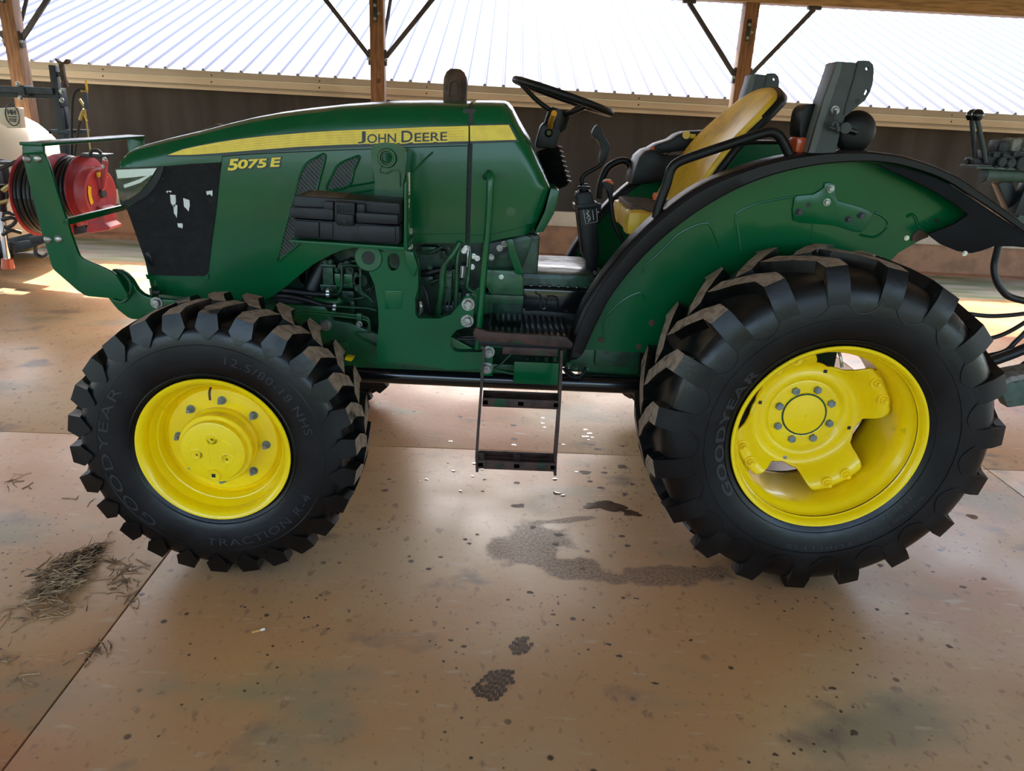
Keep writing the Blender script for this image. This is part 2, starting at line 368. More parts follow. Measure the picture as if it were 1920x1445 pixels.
def lathe(name, prof, cen, m, parent=None, seg=64, axis='Y', ang=40, sharp=True, closed=False):
    """prof: (radius, offset along axis); cen: world centre"""
    verts = []; faces = []; n = len(prof)
    for k in range(seg):
        t = 2*pi*k/seg
        for r, y in prof:
            if axis == 'Y': verts.append(V(cen)+V((r*sin(t), y, r*cos(t))))
            elif axis == 'X': verts.append(V(cen)+V((y, r*sin(t), r*cos(t))))
            else: verts.append(V(cen)+V((r*sin(t), r*cos(t), y)))
    for k in range(seg):
        k2 = (k+1) % seg
        for i in range(n-1+(1 if closed else 0)):
            i2 = (i+1) % n
            faces.append((k*n+i, k*n+i2, k2*n+i2, k2*n+i))
    o = mk(name, verts, faces, m, parent, ang, recalc=False)
    bm = bmesh.new(); bm.from_mesh(o.data); bmesh.ops.remove_doubles(bm, verts=bm.verts, dist=1e-5)
    bmesh.ops.recalc_face_normals(bm, faces=bm.faces); bm.to_mesh(o.data); bm.free(); finish(o.data, ang)
    return o
def hexbolt_mesh(r, h, dome=False, washer=1.35, stud=0, seg=6):
    """bolt head along -Y, base at y=0"""
    bm = bmesh.new()
    if washer: tube_geo(bm, [V((0, .001, 0)), V((0, -h*.25, 0))], r*washer, 16)
    if dome:
        rings = [(1, 0), (.97, .25), (.8, .6), (.5, .85), (.0, 1)]
        prev = None
        for rr, hh in rings:
            cur = [bm.verts.new((r*rr*cos(2*pi*k/16), -h*hh, r*rr*sin(2*pi*k/16))) for k in range(16)] if rr > 0 else [bm.verts.new((0, -h, 0))]
            if prev:
                for k in range(16):
                    if len(cur) > 1: bm.faces.new([prev[k], prev[(k+1) % 16], cur[(k+1) % 16], cur[k]])
                    else: bm.faces.new([prev[k], prev[(k+1) % 16], cur[0]])
            prev = cur
    else:
        tube_geo(bm, [V((0, 0, 0)), V((0, -h*.85, 0))], r, seg)
        tube_geo(bm, [V((0, -h*.84, 0)), V((0, -h, 0))], lambda t: r*(1-.14*t), seg)
        if stud: tube_geo(bm, [V((0, -h, 0)), V((0, -h-stud, 0))], r*.55, 10)
    bmesh.ops.recalc_face_normals(bm, faces=bm.faces)
    me = bpy.data.meshes.new('bolt'); bm.to_mesh(me); bm.free(); finish(me, 30); return me
BOLTM = {}
def bolt(name, pos, r, h, m, parent, dome=False, washer=1.35, stud=0, rot=0.0):
    key = (r, h, dome, washer, stud, m.name)
    if key not in BOLTM:
        BOLTM[key] = hexbolt_mesh(r, h, dome, washer, stud)
    return link(name, BOLTM[key], m, parent, mw=Matrix.Translation(pos) @ Matrix.Rotation(rot, 4, 'Y'))
def text_mesh(body, offset=0.0, spacing=1.0):
    """flat glyph mesh, returns verts (u,v) and faces; cap height about 0.72 of size 1"""
    cu = bpy.data.curves.new('t', 'FONT'); cu.body = body; cu.size = 1; cu.offset = offset; cu.space_character = spacing
    cu.resolution_u = 4; cu.dimensions = '2D'; cu.fill_mode = 'FRONT'
    o = bpy.data.objects.new('t', cu); COL.objects.link(o)
    dg = bpy.context.evaluated_depsgraph_get(); ev = o.evaluated_get(dg); me = ev.to_mesh()
    vs = [(v.co.x, v.co.y) for v in me.vertices]; fs = [tuple(p.vertices) for p in me.polygons]
    ev.to_mesh_clear(); bpy.data.objects.remove(o); bpy.data.curves.remove(cu); return vs, fs
def text_fit(body, offset=0.0, spacing=1.0):
    vs, fs = text_mesh(body, offset, spacing)
    x0 = min(v[0] for v in vs); x1 = max(v[0] for v in vs); y0 = min(v[1] for v in vs); y1 = max(v[1] for v in vs)
    return [((v[0]-x0)/(x1-x0), (v[1]-y0)/(y1-y0)) for v in vs], fs, (x1-x0)/(y1-y0)

# ================================================================== THE SETTING
ZG = -0.18
# --- floor slabs
fl = root('floor', (1.5, 0, 0), 'worn reddish concrete shed floor with saw-cut joints', None, None, 'structure')
FX = [-0.252+3.66*k for k in range(-3, 4)]; FY = [-6.2, -2.55, 1.105, 4.72]
box('floor_base', (1.5, -.55, -.115), (26, 11.6, .19), JOINT, fl, None, 0)
xs = [-11.4]+FX+[14.3]; ys = FY+[5.15]
for i in range(len(xs)-1):
    for j in range(len(ys)-1):
        a, b, c, d = xs[i]+.003, xs[i+1]-.003, ys[j]+.003, ys[j+1]-.003
        box('floor_slab', ((a+b)/2, (c+d)/2, -.01), (b-a, d-c, .02), FLOORM, fl, None, .0035)
# --- sloping apron between the shed and the low building, ground around
def quad(name, pts, m, parent=None): return mk(name, pts, [(0, 1, 2, 3)], m, parent, recalc=False)
ap = mk('apron', [(-14, 5.15, -.005), (18, 5.15, -.005), (18, 7.6, ZG), (-14, 7.6, ZG), (-14, 5.15, -.4), (18, 5.15, -.4), (18, 7.6, -.6), (-14, 7.6, -.6)],
        [(0, 1, 2, 3), (0, 4, 5, 1), (4, 7, 6, 5), (3, 2, 6, 7), (0, 3, 7, 4), (1, 5, 6, 2)], APRON)
tag(ap, 'sloping algae-stained concrete apron in front of the low building', None, None, 'structure')
gr = quad('ground', [(-150, -160, -.22), (150, -160, -.22), (150, 140, -.22), (-150, 140, -.22)], DIRT)
tag(gr, 'open ground around the shed', None, None, 'structure')
# --- unseen green bank added behind the camera to darken reflections
hv = []; hf = []; nxh = 60
for i in range(nxh+1):
    x = -90+180*i/nxh; h = 3.2+.8*sin(x*.11)+.35*sin(x*.37+1)+.2*sin(x*.9)
    hv += [(x, -15, -.22), (x, -18.5, h*.72), (x, -22+.6*sin(x*.2), h), (x, -60, h*.9), (x, -60, -.3)]
for i in range(nxh):
    for j in range(4): hf.append((i*5+j, (i+1)*5+j, (i+1)*5+j+1, i*5+j+1))
mk('added_dark_bank', hv, hf, BANK, gr, 60, recalc=False)
# --- shed roof (ceiling) with purlins: low at the back, rising toward the front
RZ0, RY0, RZM, RYM, RY1 = 2.95, 6.85, 4.15, .5, -5.85
ce = root('ceiling', (1.5, 0, 3), 'pitched metal shed roof seen from below', None, None, 'structure')
def roofz(y): return RZ0+(RZM-RZ0)*(RY0-y)/(RY0-RYM) if y > RYM else RZ0+(RZM-RZ0)*(y-RY1)/(RYM-RY1)
for (ya, yb0) in ((RY0, RYM), (RYM, RY1)):
    za, zb0 = roofz(ya), roofz(yb0)
    mk('roof_sheet', [(-13, ya, za), (16, ya, za), (16, yb0, zb0), (-13, yb0, zb0), (-13, ya, za+.03), (16, ya, za+.03), (16, yb0, zb0+.03), (-13, yb0, zb0+.03)],
       [(0, 1, 2, 3), (4, 7, 6, 5), (0, 4, 5, 1), (1, 5, 6, 2), (2, 6, 7, 3), (3, 7, 4, 0)], CEIL, ce)
for k in range(15):
    y = RY0-.25-k*.86; box('purlin', (1.5, y, roofz(y)-.08), (28.6, .04, .13), BEAMW, ce, None, .003)
# --- wooden posts with steel knee braces
ZB = P(1600, 14.5, 5.99).z
def post(x, label, braces=True):
    t = root('wooden_post', (x, 6.07, 0), label, 'post', 'shed posts')
    y = 6.07
    box('post_timber', (x, y, ZB/2), (.14, .14, ZB), WOOD, t, None, .006)
    for s in (-1, 1):
        p0 = V((x+s*.085, y-.02, 2.03)); p1 = V((x+s*.63, y-.02, ZB-.024))
        d = (p1-p0); mid = (p0+p1)/2; rot = Matrix.Rotation(-atan2(d.z, d.x), 3, 'Y')
        br = box('knee_brace', mid, (d.length, .035, .045), BRACE, t, rot, .003)
        box('brace_plate', p0+V((-s*.006, 0, -.01)), (.03, .06, .15), BRACE, br, None, .003)
        box('brace_plate', p1+V((0, 0, .008)), (.13, .06, .03), BRACE, br, None, .003)
        bolt('brace_bolt', p0+V((s*.004, -.032, -.03)), .012, .012, STEEL, br)
    pl = box('bracket_plate', (x-.012, y-.074, 2.44), (.04, .012, .2), BLACKST, t, None, .002)
    for dz in (-.07, .05): bolt('bracket_bolt', V((x-.012, y-.08, 2.44+dz)), .012, .014, STEEL, pl)
    bolt('bracket_bolt', V((x+.022, y-.07, 2.42)), .012, .016, STEEL, t)
    # rear brace running back to the roof
    p0 = V((x+.05, y+.08, 2.2)); p1 = V((x+.10, 6.4, ZB-.02)); tube('rear_brace', [p0, p1], .02, BRACE, t, 1, 6)
    # knot in the timber
    if braces == 'knot':
        lathe('wood_knot', [(.0, -.003), (.012, -.004), (.02, -.002), (.026, .001)], (x+.01, y-.0705, 1.8), RUST, t, 16)
    return t
xp = P(707, 95, 6.0).x; xq = P(1398, 110, 6.0).x
post(xp-.002, 'wooden shed post with knot standing behind the tractor hood', 'knot')
post(xq, 'wooden shed post standing behind the yellow tractor seat')
post(xp-3.66, 'wooden shed post standing behind the white sprayer tank')
tag(box('roof_beam', (1.5, 6.07, ZB+.122), (28, .16, .24), BEAMW, None, None, .006), 'long wooden header beam resting on the shed posts', 'beam')

# --- low building behind (white ribbed roof, dark curtain wall)
HB = root('low_building', (1.5, 9, ZG), 'long low livestock building with white ribbed metal roof and brown curtain wall', 'building'); HB.rotation_euler = (0, .0042, 0)
YE, YW = 6.95, 7.35
ZE = P(960, 164, YE).z
pit = radians(18.4); YR = 14.0; ZR = ZE+(YR-YE)*math.tan(pit)
X0, X1 = -22.0, 26.0
mk('roof_sheet', [(X0, YE, ZE), (X1, YE, ZE), (X1, YR, ZR), (X0, YR, ZR), (X0, 21, ZE), (X1, 21, ZE), (X0, YE, ZE-.02), (X1, YE, ZE-.02), (X1, YR, ZR-.02), (X0, YR, ZR-.02)],
   [(0, 1, 2, 3), (3, 2, 5, 4), (0, 6, 7, 1), (6, 9, 8, 7)], ROOFM, HB, recalc=False)
me = None
rs = P(768, 158, YE).x-P(733, 156.2, YE).x
xr0 = P(733, 156.2, YE).x; k0 = int((-12-xr0)/rs)
ln = (YR-YE)/cos(pit)
for k in range(k0, k0+130):
    x = xr0+k*rs
    if x > 15: break
    if me is None:
        a, b, h = .021, .010, .021
        vs = [(-a, 0, 0), (-b, 0, h), (b, 0, h), (a, 0, 0), (-a, ln, 0), (-b, ln, h), (b, ln, h), (a, ln, 0)]
        me = bpy.data.meshes.new('roof_rib'); me.from_pydata(vs, [], [(0, 1, 5, 4), (1, 2, 6, 5), (2, 3, 7, 6), (0, 3, 2, 1), (4, 5, 6, 7)])
    link('roof_rib', me, ROOFRIB, HB, mw=Matrix.Translation((x, YE-.01, ZE+.001)) @ Matrix.Rotation(pit, 4, 'X'))
fh = P(1300, 183, YE).z-P(1300, 213, YE).z
def strip(name, z1, z0, y, m, th=.02): return box(name, ((X0+X1)/2, y+th/2, (z0+z1)/2), (X1-X0, th, z1-z0), m, HB, None, .003)
strip('fascia_board', ZE-.075, ZE-.004, YE-.005, FASCIA)
strip('fascia_trim', ZE-.15, ZE-.079, YE-.022, FASCIAL)
strip('fascia_lip', ZE-.168, ZE-.154, YE-.012, FASCIA)
strip('fascia_lip', ZE-.205, ZE-.170, YE+.002, FASCIAL)
for k in range(-9, 14):
    for dz in (-.045, -.115): bolt('fascia_screw', V((xr0+k*1.22+.4, YE-(.006 if dz > -.1 else .023), ZE+dz)), .007, .006, RUST, HB)
# curtain wall: long tarp with shallow vertical folds
vs = []; fs = []; nx = 700
for i in range(nx+1):
    x = X0+(X1-X0)*i/nx
    d = .012*sin(x*7.3)+.010*sin(x*17.1+1)+.006*sin(x*41+2)
    vs += [(x, YW+d, ZE-.12), (x, YW+d*1.4, .17)]
for i in range(nx): fs.append((2*i, 2*i+1, 2*i+3, 2*i+2))
mk('curtain_wall', vs, fs, TARP, HB, recalc=False)
box('soffit', ((X0+X1)/2, (YE+YW)/2+.1, ZE-.13), (X1-X0, YW-YE+.2, .02), FASCIA, HB, None, 0)
zb = P(220, 357, YW-.02).z; zc = P(220, 384, YW-.02).z
strip('curtain_rail', zc, zb, YW-.10, PIPE, .1)
box('curb_wall', ((X0+X1)/2, YW+.1, (zc+ZG-.1)/2), (X1-X0, .3, zc-ZG+.1), CURB, HB, None, .006)
box('curb_ledge', ((X0+X1)/2, YW-.12, ZG+.02), (X1-X0, .3, .09), CURB, HB, None, .01)

# ================================================================== THE TRACTOR
YC = 0.9                                   # centre plane of the tractor
ZF, ZRR = 0.478, 0.593                     # axle heights
TR = root('tractor', (1.0, YC, 0), 'green farm tractor with yellow wheels and yellow seat parked on the concrete floor', 'tractor')
def mir(o, name=None, parent=TR):
    """copy of a part mirrored to the far side of the tractor"""
    me = o.data.copy(); mw = o.matrix_basis.copy()
    for v in me.vertices:
        c = mw @ v.co; v.co = (c.x, 2*YC-c.y, c.z)
    me.flip_normals()
    n = bpy.data.objects.new(name or o.name.split('.')[0], me); COL.objects.link(n); attach(n, parent); return n

# ---------------- tyres
def tyre(name, cx, cz, yc, side, R, prof, Wh, nlug, lugfn, phase, parent, lugmesh, sidewall):
    """side -1: outer face towards -Y"""
    full = [(r, side*a) for r, a in prof]+[(r, -side*a) for r, a in reversed(prof)]
    t = lathe(name, full, (cx, yc, cz), sidewall, parent, 96, 'Y', 50)
    # rubber carcass between the lugs is dustier than the wet sidewall
    t.data.materials.append(RUB)
    for p in t.data.polygons:
        c = p.center; rr = sqrt((c.x-cx)**2+(c.z-cz)**2)
        if rr > R-.052: p.material_index = 1
    for k in range(nlug):
        for s2 in (0, 1):
            fl = side*(1 if s2 == 0 else -1)
            a = phase+2*pi*(k+.5*s2)/nlug
            key = 0 if fl < 0 else 1
            link('tread_lug', lugmesh[key], [RUB, DUST, RUB_W], t, mw=Matrix.Translation((cx, yc, cz)) @ Matrix.Rotation(a, 4, 'Y'))
    return t
def lug_mesh(R, stations, shoulder, flip):
    """stations: (axial, theta, half width top, half width base) from shoulder to centre; axial measured toward -Y"""
    bm = bmesh.new()
    def pt(r, a, th, hw): t = th+hw/R; return V((r*sin(t), (a if flip else -a), r*cos(t)))
    def hull(pts):
        vs = [bm.verts.new(p) for p in pts]
        g = bmesh.ops.convex_hull(bm, input=vs)
        junk = list(set([e for e in g['geom_interior'] if isinstance(e, bmesh.types.BMVert)] + [e for e in g['geom_unused'] if isinstance(e, bmesh.types.BMVert)]))
        if junk: bmesh.ops.delete(bm, geom=junk, context='VERTS')
    for (a0, t0, w0, b0, h0, r0), (a1, t1, w1, b1, h1, r1) in zip(stations, stations[1:]):
        hull([pt(r0, a0, t0, -w0), pt(r0, a0, t0, w0), pt(r0-h0, a0, t0, -b0), pt(r0-h0, a0, t0, b0),
              pt(r1, a1, t1, -w1), pt(r1, a1, t1, w1), pt(r1-h1, a1, t1, -b1), pt(r1-h1, a1, t1, b1)])
    hull([pt(r, a, t, w_) for r, a, t, w_ in shoulder])
    bmesh.ops.recalc_face_normals(bm, faces=bm.faces)
    bmesh.ops.remove_doubles(bm, verts=bm.verts, dist=1e-5)
    me = bpy.data.meshes.new('tread_lug'); bm.to_mesh(me); bm.free()
    finish(me, 25)
    for p in me.polygons:
        c = p.center; rr = sqrt(c.x**2+c.z**2); n = p.normal
        rad = (n.x*c.x+n.z*c.z)/max(rr, 1e-6)
        if abs(rad) > .8 and rr > R-.016: p.material_index = 1
        elif abs(n.y) > .6: p.material_index = 2
    return me
# front: chunky industrial pattern, pentagon lug ends
RF = .4785; WF = .142
fst = [(WF, 0, .029, .036, .04, RF-.006), (WF*.6, .0, .0265, .034, .04, RF), (WF*.25, .045, .025, .031, .04, RF+.001), (-.012, .10, .021, .028, .04, RF+.001)]
fsh = [(RF-.006, WF, 0, -.029), (RF-.006, WF, 0, .029), (RF-.05, WF+.0145, 0, -.041), (RF-.05, WF+.0145, 0, .041), (RF-.088, WF+.0195, 0, -.005), (RF-.088, WF+.0195, 0, .005),
       (RF-.04, WF-.03, 0, -.036), (RF-.04, WF-.03, 0, .036), (RF-.09, WF-.02, 0, 0)]
flm = [lug_mesh(RF, fst, fsh, False), lug_mesh(RF, fst, fsh, True)]
fprof = [(.236, .118), (.246, .132), (.258, .139), (.27, .148), (.30, .156), (.34, .159), (.375, .158), (.405, .1535), (.425, .146), (.436, .130), (.441, .08), (.442, .0)]
FYC = .142
def front_wheel(y, side, phase):
    t = tyre('front_tyre', 0, ZF, y, side, RF, fprof, WF, 26, None, phase, TR, flm, RUB_W)
    q = lambda pr: [(r, side*a) for r, a in pr]
    rim = lathe('front_rim', q([(.238, .128), (.247, .138), (.2535, .142), (.2555, .147), (.2535, .151), (.247, .1505), (.238, .144), (.231, .134), (.2275, .118), (.2265, .098), (.221, .086), (.209, .080), (.203, .070), (.200, .052), (.1975, .044), (.193, .040),
                             (.190, .047), (.184, .053), (.17, .055), (.10, .055), (.05, .055), (.001, .055)]), (0, y, ZF), YEL, TR, 96, 'Y', 32)
    lathe('rim_barrel', q([(.236, .12), (.215, .09), (.2, .04), (.2, -.09), (.236, -.13), (.25, -.14), (.254, -.145)]), (0, y, ZF), YEL, rim, 48)
    hub = lathe('wheel_hub', q([(.123, .05), (.123, .072), (.118, .078), (.116, .080), (.116, .112), (.1215, .114), (.1225, .118), (.1225, .124), (.120, .128), (.1065, .1285), (.1065, .146), (.1045, .1505), (.100, .152), (.05, .1525), (.0005, .1525)]), (0, y, ZF), YEL, rim, 72, 'Y', 32)
    yf = y+side*.1525
    # raised cover bosses and ridge line on the hub face
    if side < 0:
        for a, rr in ((88, .047), (192, .054), (-28, .052)):
            bx, bz = rr*cos(radians(a)), rr*sin(radians(a))
            lathe('cover_boss', [(.0215, .004), (.021, -.001), (.0195, -.0015), (.0185, 0.0), (.012, 0), (.011, -.0015), (.0095, -.001), (.009, 0), (.004, 0), (.003, .003)], (bx, yf, ZF+bz), YEL, hub, 20)
            lathe('boss_hole', [(.0032, -.0009), (.0, -.0009)], (bx, yf, ZF+bz), DARK, hub, 10)
        lathe('drain_plug', [(.0225, .01), (.0225, -.004), (.021, -.006), (.017, -.0055), (.0165, -.0035), (.012, -.003), (.0, -.003)], (-.003, yf, ZF-.084), YEL, hub, 20)
        box('plug_socket', (-.003, yf-.0035, ZF-.084), (.012, .004, .012), DARK, hub, None, .001)
        rid = cr([(-.027, .045), (-.035, .052), (-.062, .042), (-.078, .018), (-.076, -.0), (-.058, -.006)], 4)
        rid2 = cr([(.027, .045), (.04, .044), (.062, .03), (.073, .006), (.070, -.014), (.056, -.018)], 4)
        rid3 = cr([(-.042, -.042), (-.044, -.056), (-.03, -.068), (-.012, -.064), (.015, -.066), (.03, -.066), (.04, -.055), (.038, -.042)], 4)
        for rd in (rid, rid2, rid3): tube('cover_ridge', [V((p.x, yf, ZF+p.y)) for p in rd], .0013, YEL, hub, 1, 5)
        vs, fs, ar = text_fit('OIL LEVEL', .012)
        mk('cover_lettering', [V((.004+v*.0115, yf-.0006, ZF+.03-u*.075)) for u, v in vs], fs, YEL_CHIP, hub, recalc=False)
        for xx in (-.012,): tube('cover_ridge', [V((xx, yf, ZF+.03)), V((xx, yf, ZF-.045))], .0012, YEL, hub, 1, 5)
    for k in range(8):
        a = radians(86+45*k); pos = V((.148*cos(a), y+side*.055, ZF+.148*sin(a)))
        b = bolt('wheel_nut', pos, .0115, .017, ZINC, rim, stud=.012, washer=1.25)
        if side > 0: b.matrix_basis = Matrix.Translation(pos) @ Matrix.Rotation(pi, 4, 'Z')
    tube('valve_stem', [V((-.012, y+side*.085, ZF+.202)), V((-.012, y+side*.10, ZF+.19)), V((-.012, y+side*.10, ZF+.165))], .0042, RUST, rim, 3, 8)
    # moulded sidewall lettering and rings
    if side < 0:
        def arc_text(body, a0, a1, r0, h, flipd=False):
            vs, fs, ar = text_fit(body, .0, 1.15); out = []
            for u, v in vs:
                rr = r0+v*h if not flipd else r0+h-v*h
                a = radians(a0+(a1-a0)*u)
                yy = y-interp([(.30, .1575), (.34, .1603), (.375, .1593), (.405, .1548)], rr)
                out.append(V((rr*cos(a), yy, ZF+rr*sin(a))))
            mk('sidewall_lettering', out, fs, RUBTXT, t, recalc=False)
        arc_text('GOODYEAR', 232, 142, .335, .032)
        arc_text('12.5/80-18 NHS', 78, 14, .318, .028)
        arc_text('TRACTION R-4', 262, 335, .325, .028, True)
        tr_ = [V((.372*cos(2*pi*k/72), y-.1582, ZF+.372*sin(2*pi*k/72))) for k in range(73)]
        tube('sidewall_ring', tr_, .0012, RUB_W, t, 1, 5)
        tr_ = [V((.272*cos(2*pi*k/72), y-.149, ZF+.272*sin(2*pi*k/72))) for k in range(73)]
        tube('sidewall_ring', tr_, .0025, RUB_W, t, 1, 5)
    return t
front_wheel(FYC, -1, radians(3)); front_wheel(2*YC-FYC, 1, radians(5))

# rear: big industrial bars running over the shoulder
RRr = .603; WR = .196
rst = [(WR, .0, .035, .043, .036, RRr-.012), (WR*.7, -.01, .036, .044, .038, RRr-.003), (WR*.4, -.095, .036, .044, .040, RRr), (WR*.12, -.185, .035, .043, .040, RRr), (-.02, -.235, .030, .038, .040, RRr)]
rsh = [(RRr-.012, WR, 0, -.035), (RRr-.012, WR, 0, .035), (RRr-.055, WR+.0195, 0, -.039), (RRr-.055, WR+.0195, 0, .039), (RRr-.10, WR+.0285, 0, -.043), (RRr-.10, WR+.0285, 0, .043),
       (RRr-.145, WR+.028, 0, -.046), (RRr-.145, WR+.028, 0, .046), (RRr-.05, WR-.04, 0, -.044), (RRr-.05, WR-.04, 0, .044), (RRr-.14, WR-.0, 0, -.04), (RRr-.14, WR-.0, 0, .04)]
rlm = [lug_mesh(RRr, rst, rsh, False), lug_mesh(RRr, rst, rsh, True)]
rprof = [(.305, .175), (.318, .190), (.332, .1975), (.35, .209), (.39, .221), (.43, .2255), (.47, .2245), (.505, .218), (.530, .208), (.550, .190), (.560, .155), (.564, .08), (.565, 0)]
RYC = .228
def rear_wheel(y, side, phase):
    X = 2.05; Z = ZRR
    t = tyre('rear_tyre', X, Z, y, side, RRr, rprof, WR, 19, None, phase, TR, rlm, RUB_W)
    q = lambda pr: [(r, side*a) for r, a in pr]
    rim = lathe('rear_rim', q([(.305, .18), (.318, .192), (.327, .1985), (.3305, .203), (.3285, .2075), (.321, .2065), (.313, .199), (.309, .186), (.307, .160), (.303, .150), (.292, .140), (.284, .122), (.280, .085), (.279, -.08), (.284, -.12), (.303, -.15), (.31, -.18), (.328, -.2)]), (X, y, Z), YEL, TR, 120, 'Y', 32)
    # chipped paint ring on the bead seat
    lathe('chipped_ring', q([(.3125, .1985), (.3105, .192), (.3088, .186)]), (X, y, Z), YEL_CHIP, rim, 96)
    # wheel centre: dished disc with four ears bolted to the rim
    ears = [radians(a) for a in (31, 121, 211, 301)]
    def rho(ph):
        d = min(abs((ph-e+pi) % (2*pi)-pi) for e in ears)
        tt = min(max((d-radians(19))/radians(13), 0), 1); tt = tt*tt*(3-2*tt)
        return .272*(1-tt)+.203*tt+.010*tt*(d-radians(32))/radians(13)*(-1 if d > radians(32) else 0)
    def hgt(r):      # axial position towards the outside
        return interp([(0, -.028), (.094+.03, -.028), (.132, -.030), (.143, -.020), (.150, -.016), (.160, -.0175), (.175, -.022), (.195, -.016), (.215, .012), (.235, .040), (.25, .050), (.275, .052)], r)
    na, nr = 144, 22; vs = []; fs = []
    radii = [.074, .09, .11, .125, .131, .137, .142, .147, .152, .158, .166, .176, .186]
    for k in range(na):
        ph = 2*pi*k/na; ro = rho(ph)
        rl = [r for r in radii]+[.186+(ro-.186)*(j+1)/9 for j in range(9)]
        for r in rl: vs.append(V((X+r*cos(ph), y+side*hgt(r), Z+r*sin(ph))))
    for k in range(na):
        for j in range(nr-1): fs.append((k*nr+j, k*nr+j+1, ((k+1) % na)*nr+j+1, ((k+1) % na)*nr+j))
    d = mk('wheel_disc', vs, fs, YEL, rim, 40)
    so_ = d.modifiers.new('thickness', 'SOLIDIFY'); so_.thickness = .009; so_.offset = 0
    for k in range(4):
        a = ears[k]
        for da in (-8.2, 8.2):
            aa = a+radians(da); pos = V((X+.252*cos(aa), y+side*.055, Z+.252*sin(aa)))
            b = bolt('ear_bolt', pos, .0145, .014, YEL, d, stud=.013, washer=1.45)
            if side > 0: b.matrix_basis = Matrix.Translation(pos) @ Matrix.Rotation(pi, 4, 'Z')
        # rim lug plate behind the ear
        rm = Matrix.Rotation(-a, 3, 'Y')
        box('rim_lug_plate', V((X+.262*cos(a), y+side*.036, Z+.262*sin(a))), (.036, .014, .15), YEL, rim, rm, .003)
        aw = a+radians(45); pos = V((X+.176*cos(aw), y+side*-.017, Z+.176*sin(aw)))
        box('square_hole', pos, (.013, .004, .013), STEEL if (k == 2) else DARK, d, Matrix.Rotation(.1, 3, 'Y'), .0005)
    hc = lathe('hub_cap', q([(.0765, -.03), (.0765, -.024), (.0755, -.0215), (.072, -.021), (.05, -.017), (.02, -.013), (.0045, -.012), (.0035, -.015), (.0, -.015)]), (X, y, Z), YEL, rim, 48)
    lathe('hub_gap_ring', q([(.0792, -.0275), (.0766, -.0275)]), (X, y, Z), DARK, rim, 48)
    for k in range(8):
        a = radians(73+45*k); pos = V((X+.1015*cos(a), y+side*-.028, Z+.1015*sin(a)))
        b = bolt('hub_bolt', pos, .0148, .017, ZINC, d, washer=1.32, rot=.3)
        if side > 0: b.matrix_basis = Matrix.Translation(pos) @ Matrix.Rotation(pi, 4, 'Z')
    tube('valve_stem', [V((X+.02, y+side*.10, Z+.279)), V((X+.022, y+side*.115, Z+.265)), V((X+.032, y+side*.118, Z+.232))], .0055, STEEL, rim, 3, 8)
    if side < 0:
        def surf(r): return y-interp([(.35, .2105), (.39, .2225), (.43, .227), (.47, .226), (.505, .2195), (.53, .2095)], r)
        def arc_text(body, a0, a1, r0, h, nm='sidewall_lettering', m=RUBTXT, off=0.0):
            v_, f_, ar = text_fit(body, off, 1.1)
            out = []
            for u, v in v_:
                rr = r0+v*h; a = radians(a0+(a1-a0)*u); out.append(V((X+rr*cos(a), surf(rr), Z+rr*sin(a))))
            mk(nm, out, f_, m, t, recalc=False)
        arc_text('GOODYEAR', 215, 140, .355, .034, off=.03)
        arc_text('INDUSTRIAL SURE GRIP', -28, -66, .39, .018); arc_text('17.5L-24  R-4', -32, -62, .36, .016)
        arc_text('TUBELESS', 292, 258, .40, .014)
        # scalloped moulding lines between the bars
        for k in range(19):
            a0 = phase+2*pi*k/19; pts = []
            for j in range(13):
                u = j/12; rr = .528-.085*sin(pi*u)**.55; an = a0+(u-.5)*0.30+2*pi/19/2
                pts.append(V((X+rr*sin(an), surf(rr)-.0002, Z+rr*cos(an))))
            tube('sidewall_moulding', pts, .0012, RUB_W, t, 1, 4)
        for rr in (.352, .425):
            tube('sidewall_ring', [V((X+rr*cos(2*pi*k/80), surf(rr), Z+rr*sin(2*pi*k/80))) for k in range(81)], .0013, RUB_W, t, 1, 4)
    return t
RPH = radians(181)
rear_wheel(RYC, -1, RPH); rear_wheel(2*YC-RYC, 1, RPH+.1)

# ---------------- hood (bonnet) and cowl, built as columns between a top and a bottom line
YH = .575
def yb(z): return YH+.19*max(z-1.2, 0)**2+.04*max(1.1-z, 0)**2
def PH(x, y):
    Y = YH+.01
    for _ in range(4): p = P(x, y, Y); Y = yb(p.z)
    return P(x, y, Y)
HTOP = [(222, 304), (226, 294), (233, 285), (250, 276), (300, 263), (361, 249), (410, 236), (456, 225), (505, 216), (557, 209), (631, 201), (718, 195), (800, 194), (879, 196)]
HBOT = [(222, 304.5), (223.5, 318), (229, 350), (236, 387), (245, 414), (258, 450), (268, 481), (274, 513), (279, 536), (283, 546), (290, 551), (340, 556), (400, 561), (455, 566), (490, 565), (512, 555), (527, 544), (542, 532), (563, 514), (587, 496), (612, 481), (640, 469), (680, 460), (720, 456), (770, 455), (879, 456)]
CTOP = [(881, 194), (915, 194), (946, 195), (954, 198), (962, 207), (975, 232), (997, 270), (1015, 310), (1031, 349), (1033, 354)]
CBOT = [(881, 456), (917, 453), (950, 446), (975, 442), (995, 438), (1004, 430), (1012, 415), (1022, 388), (1030, 362), (1033, 355)]
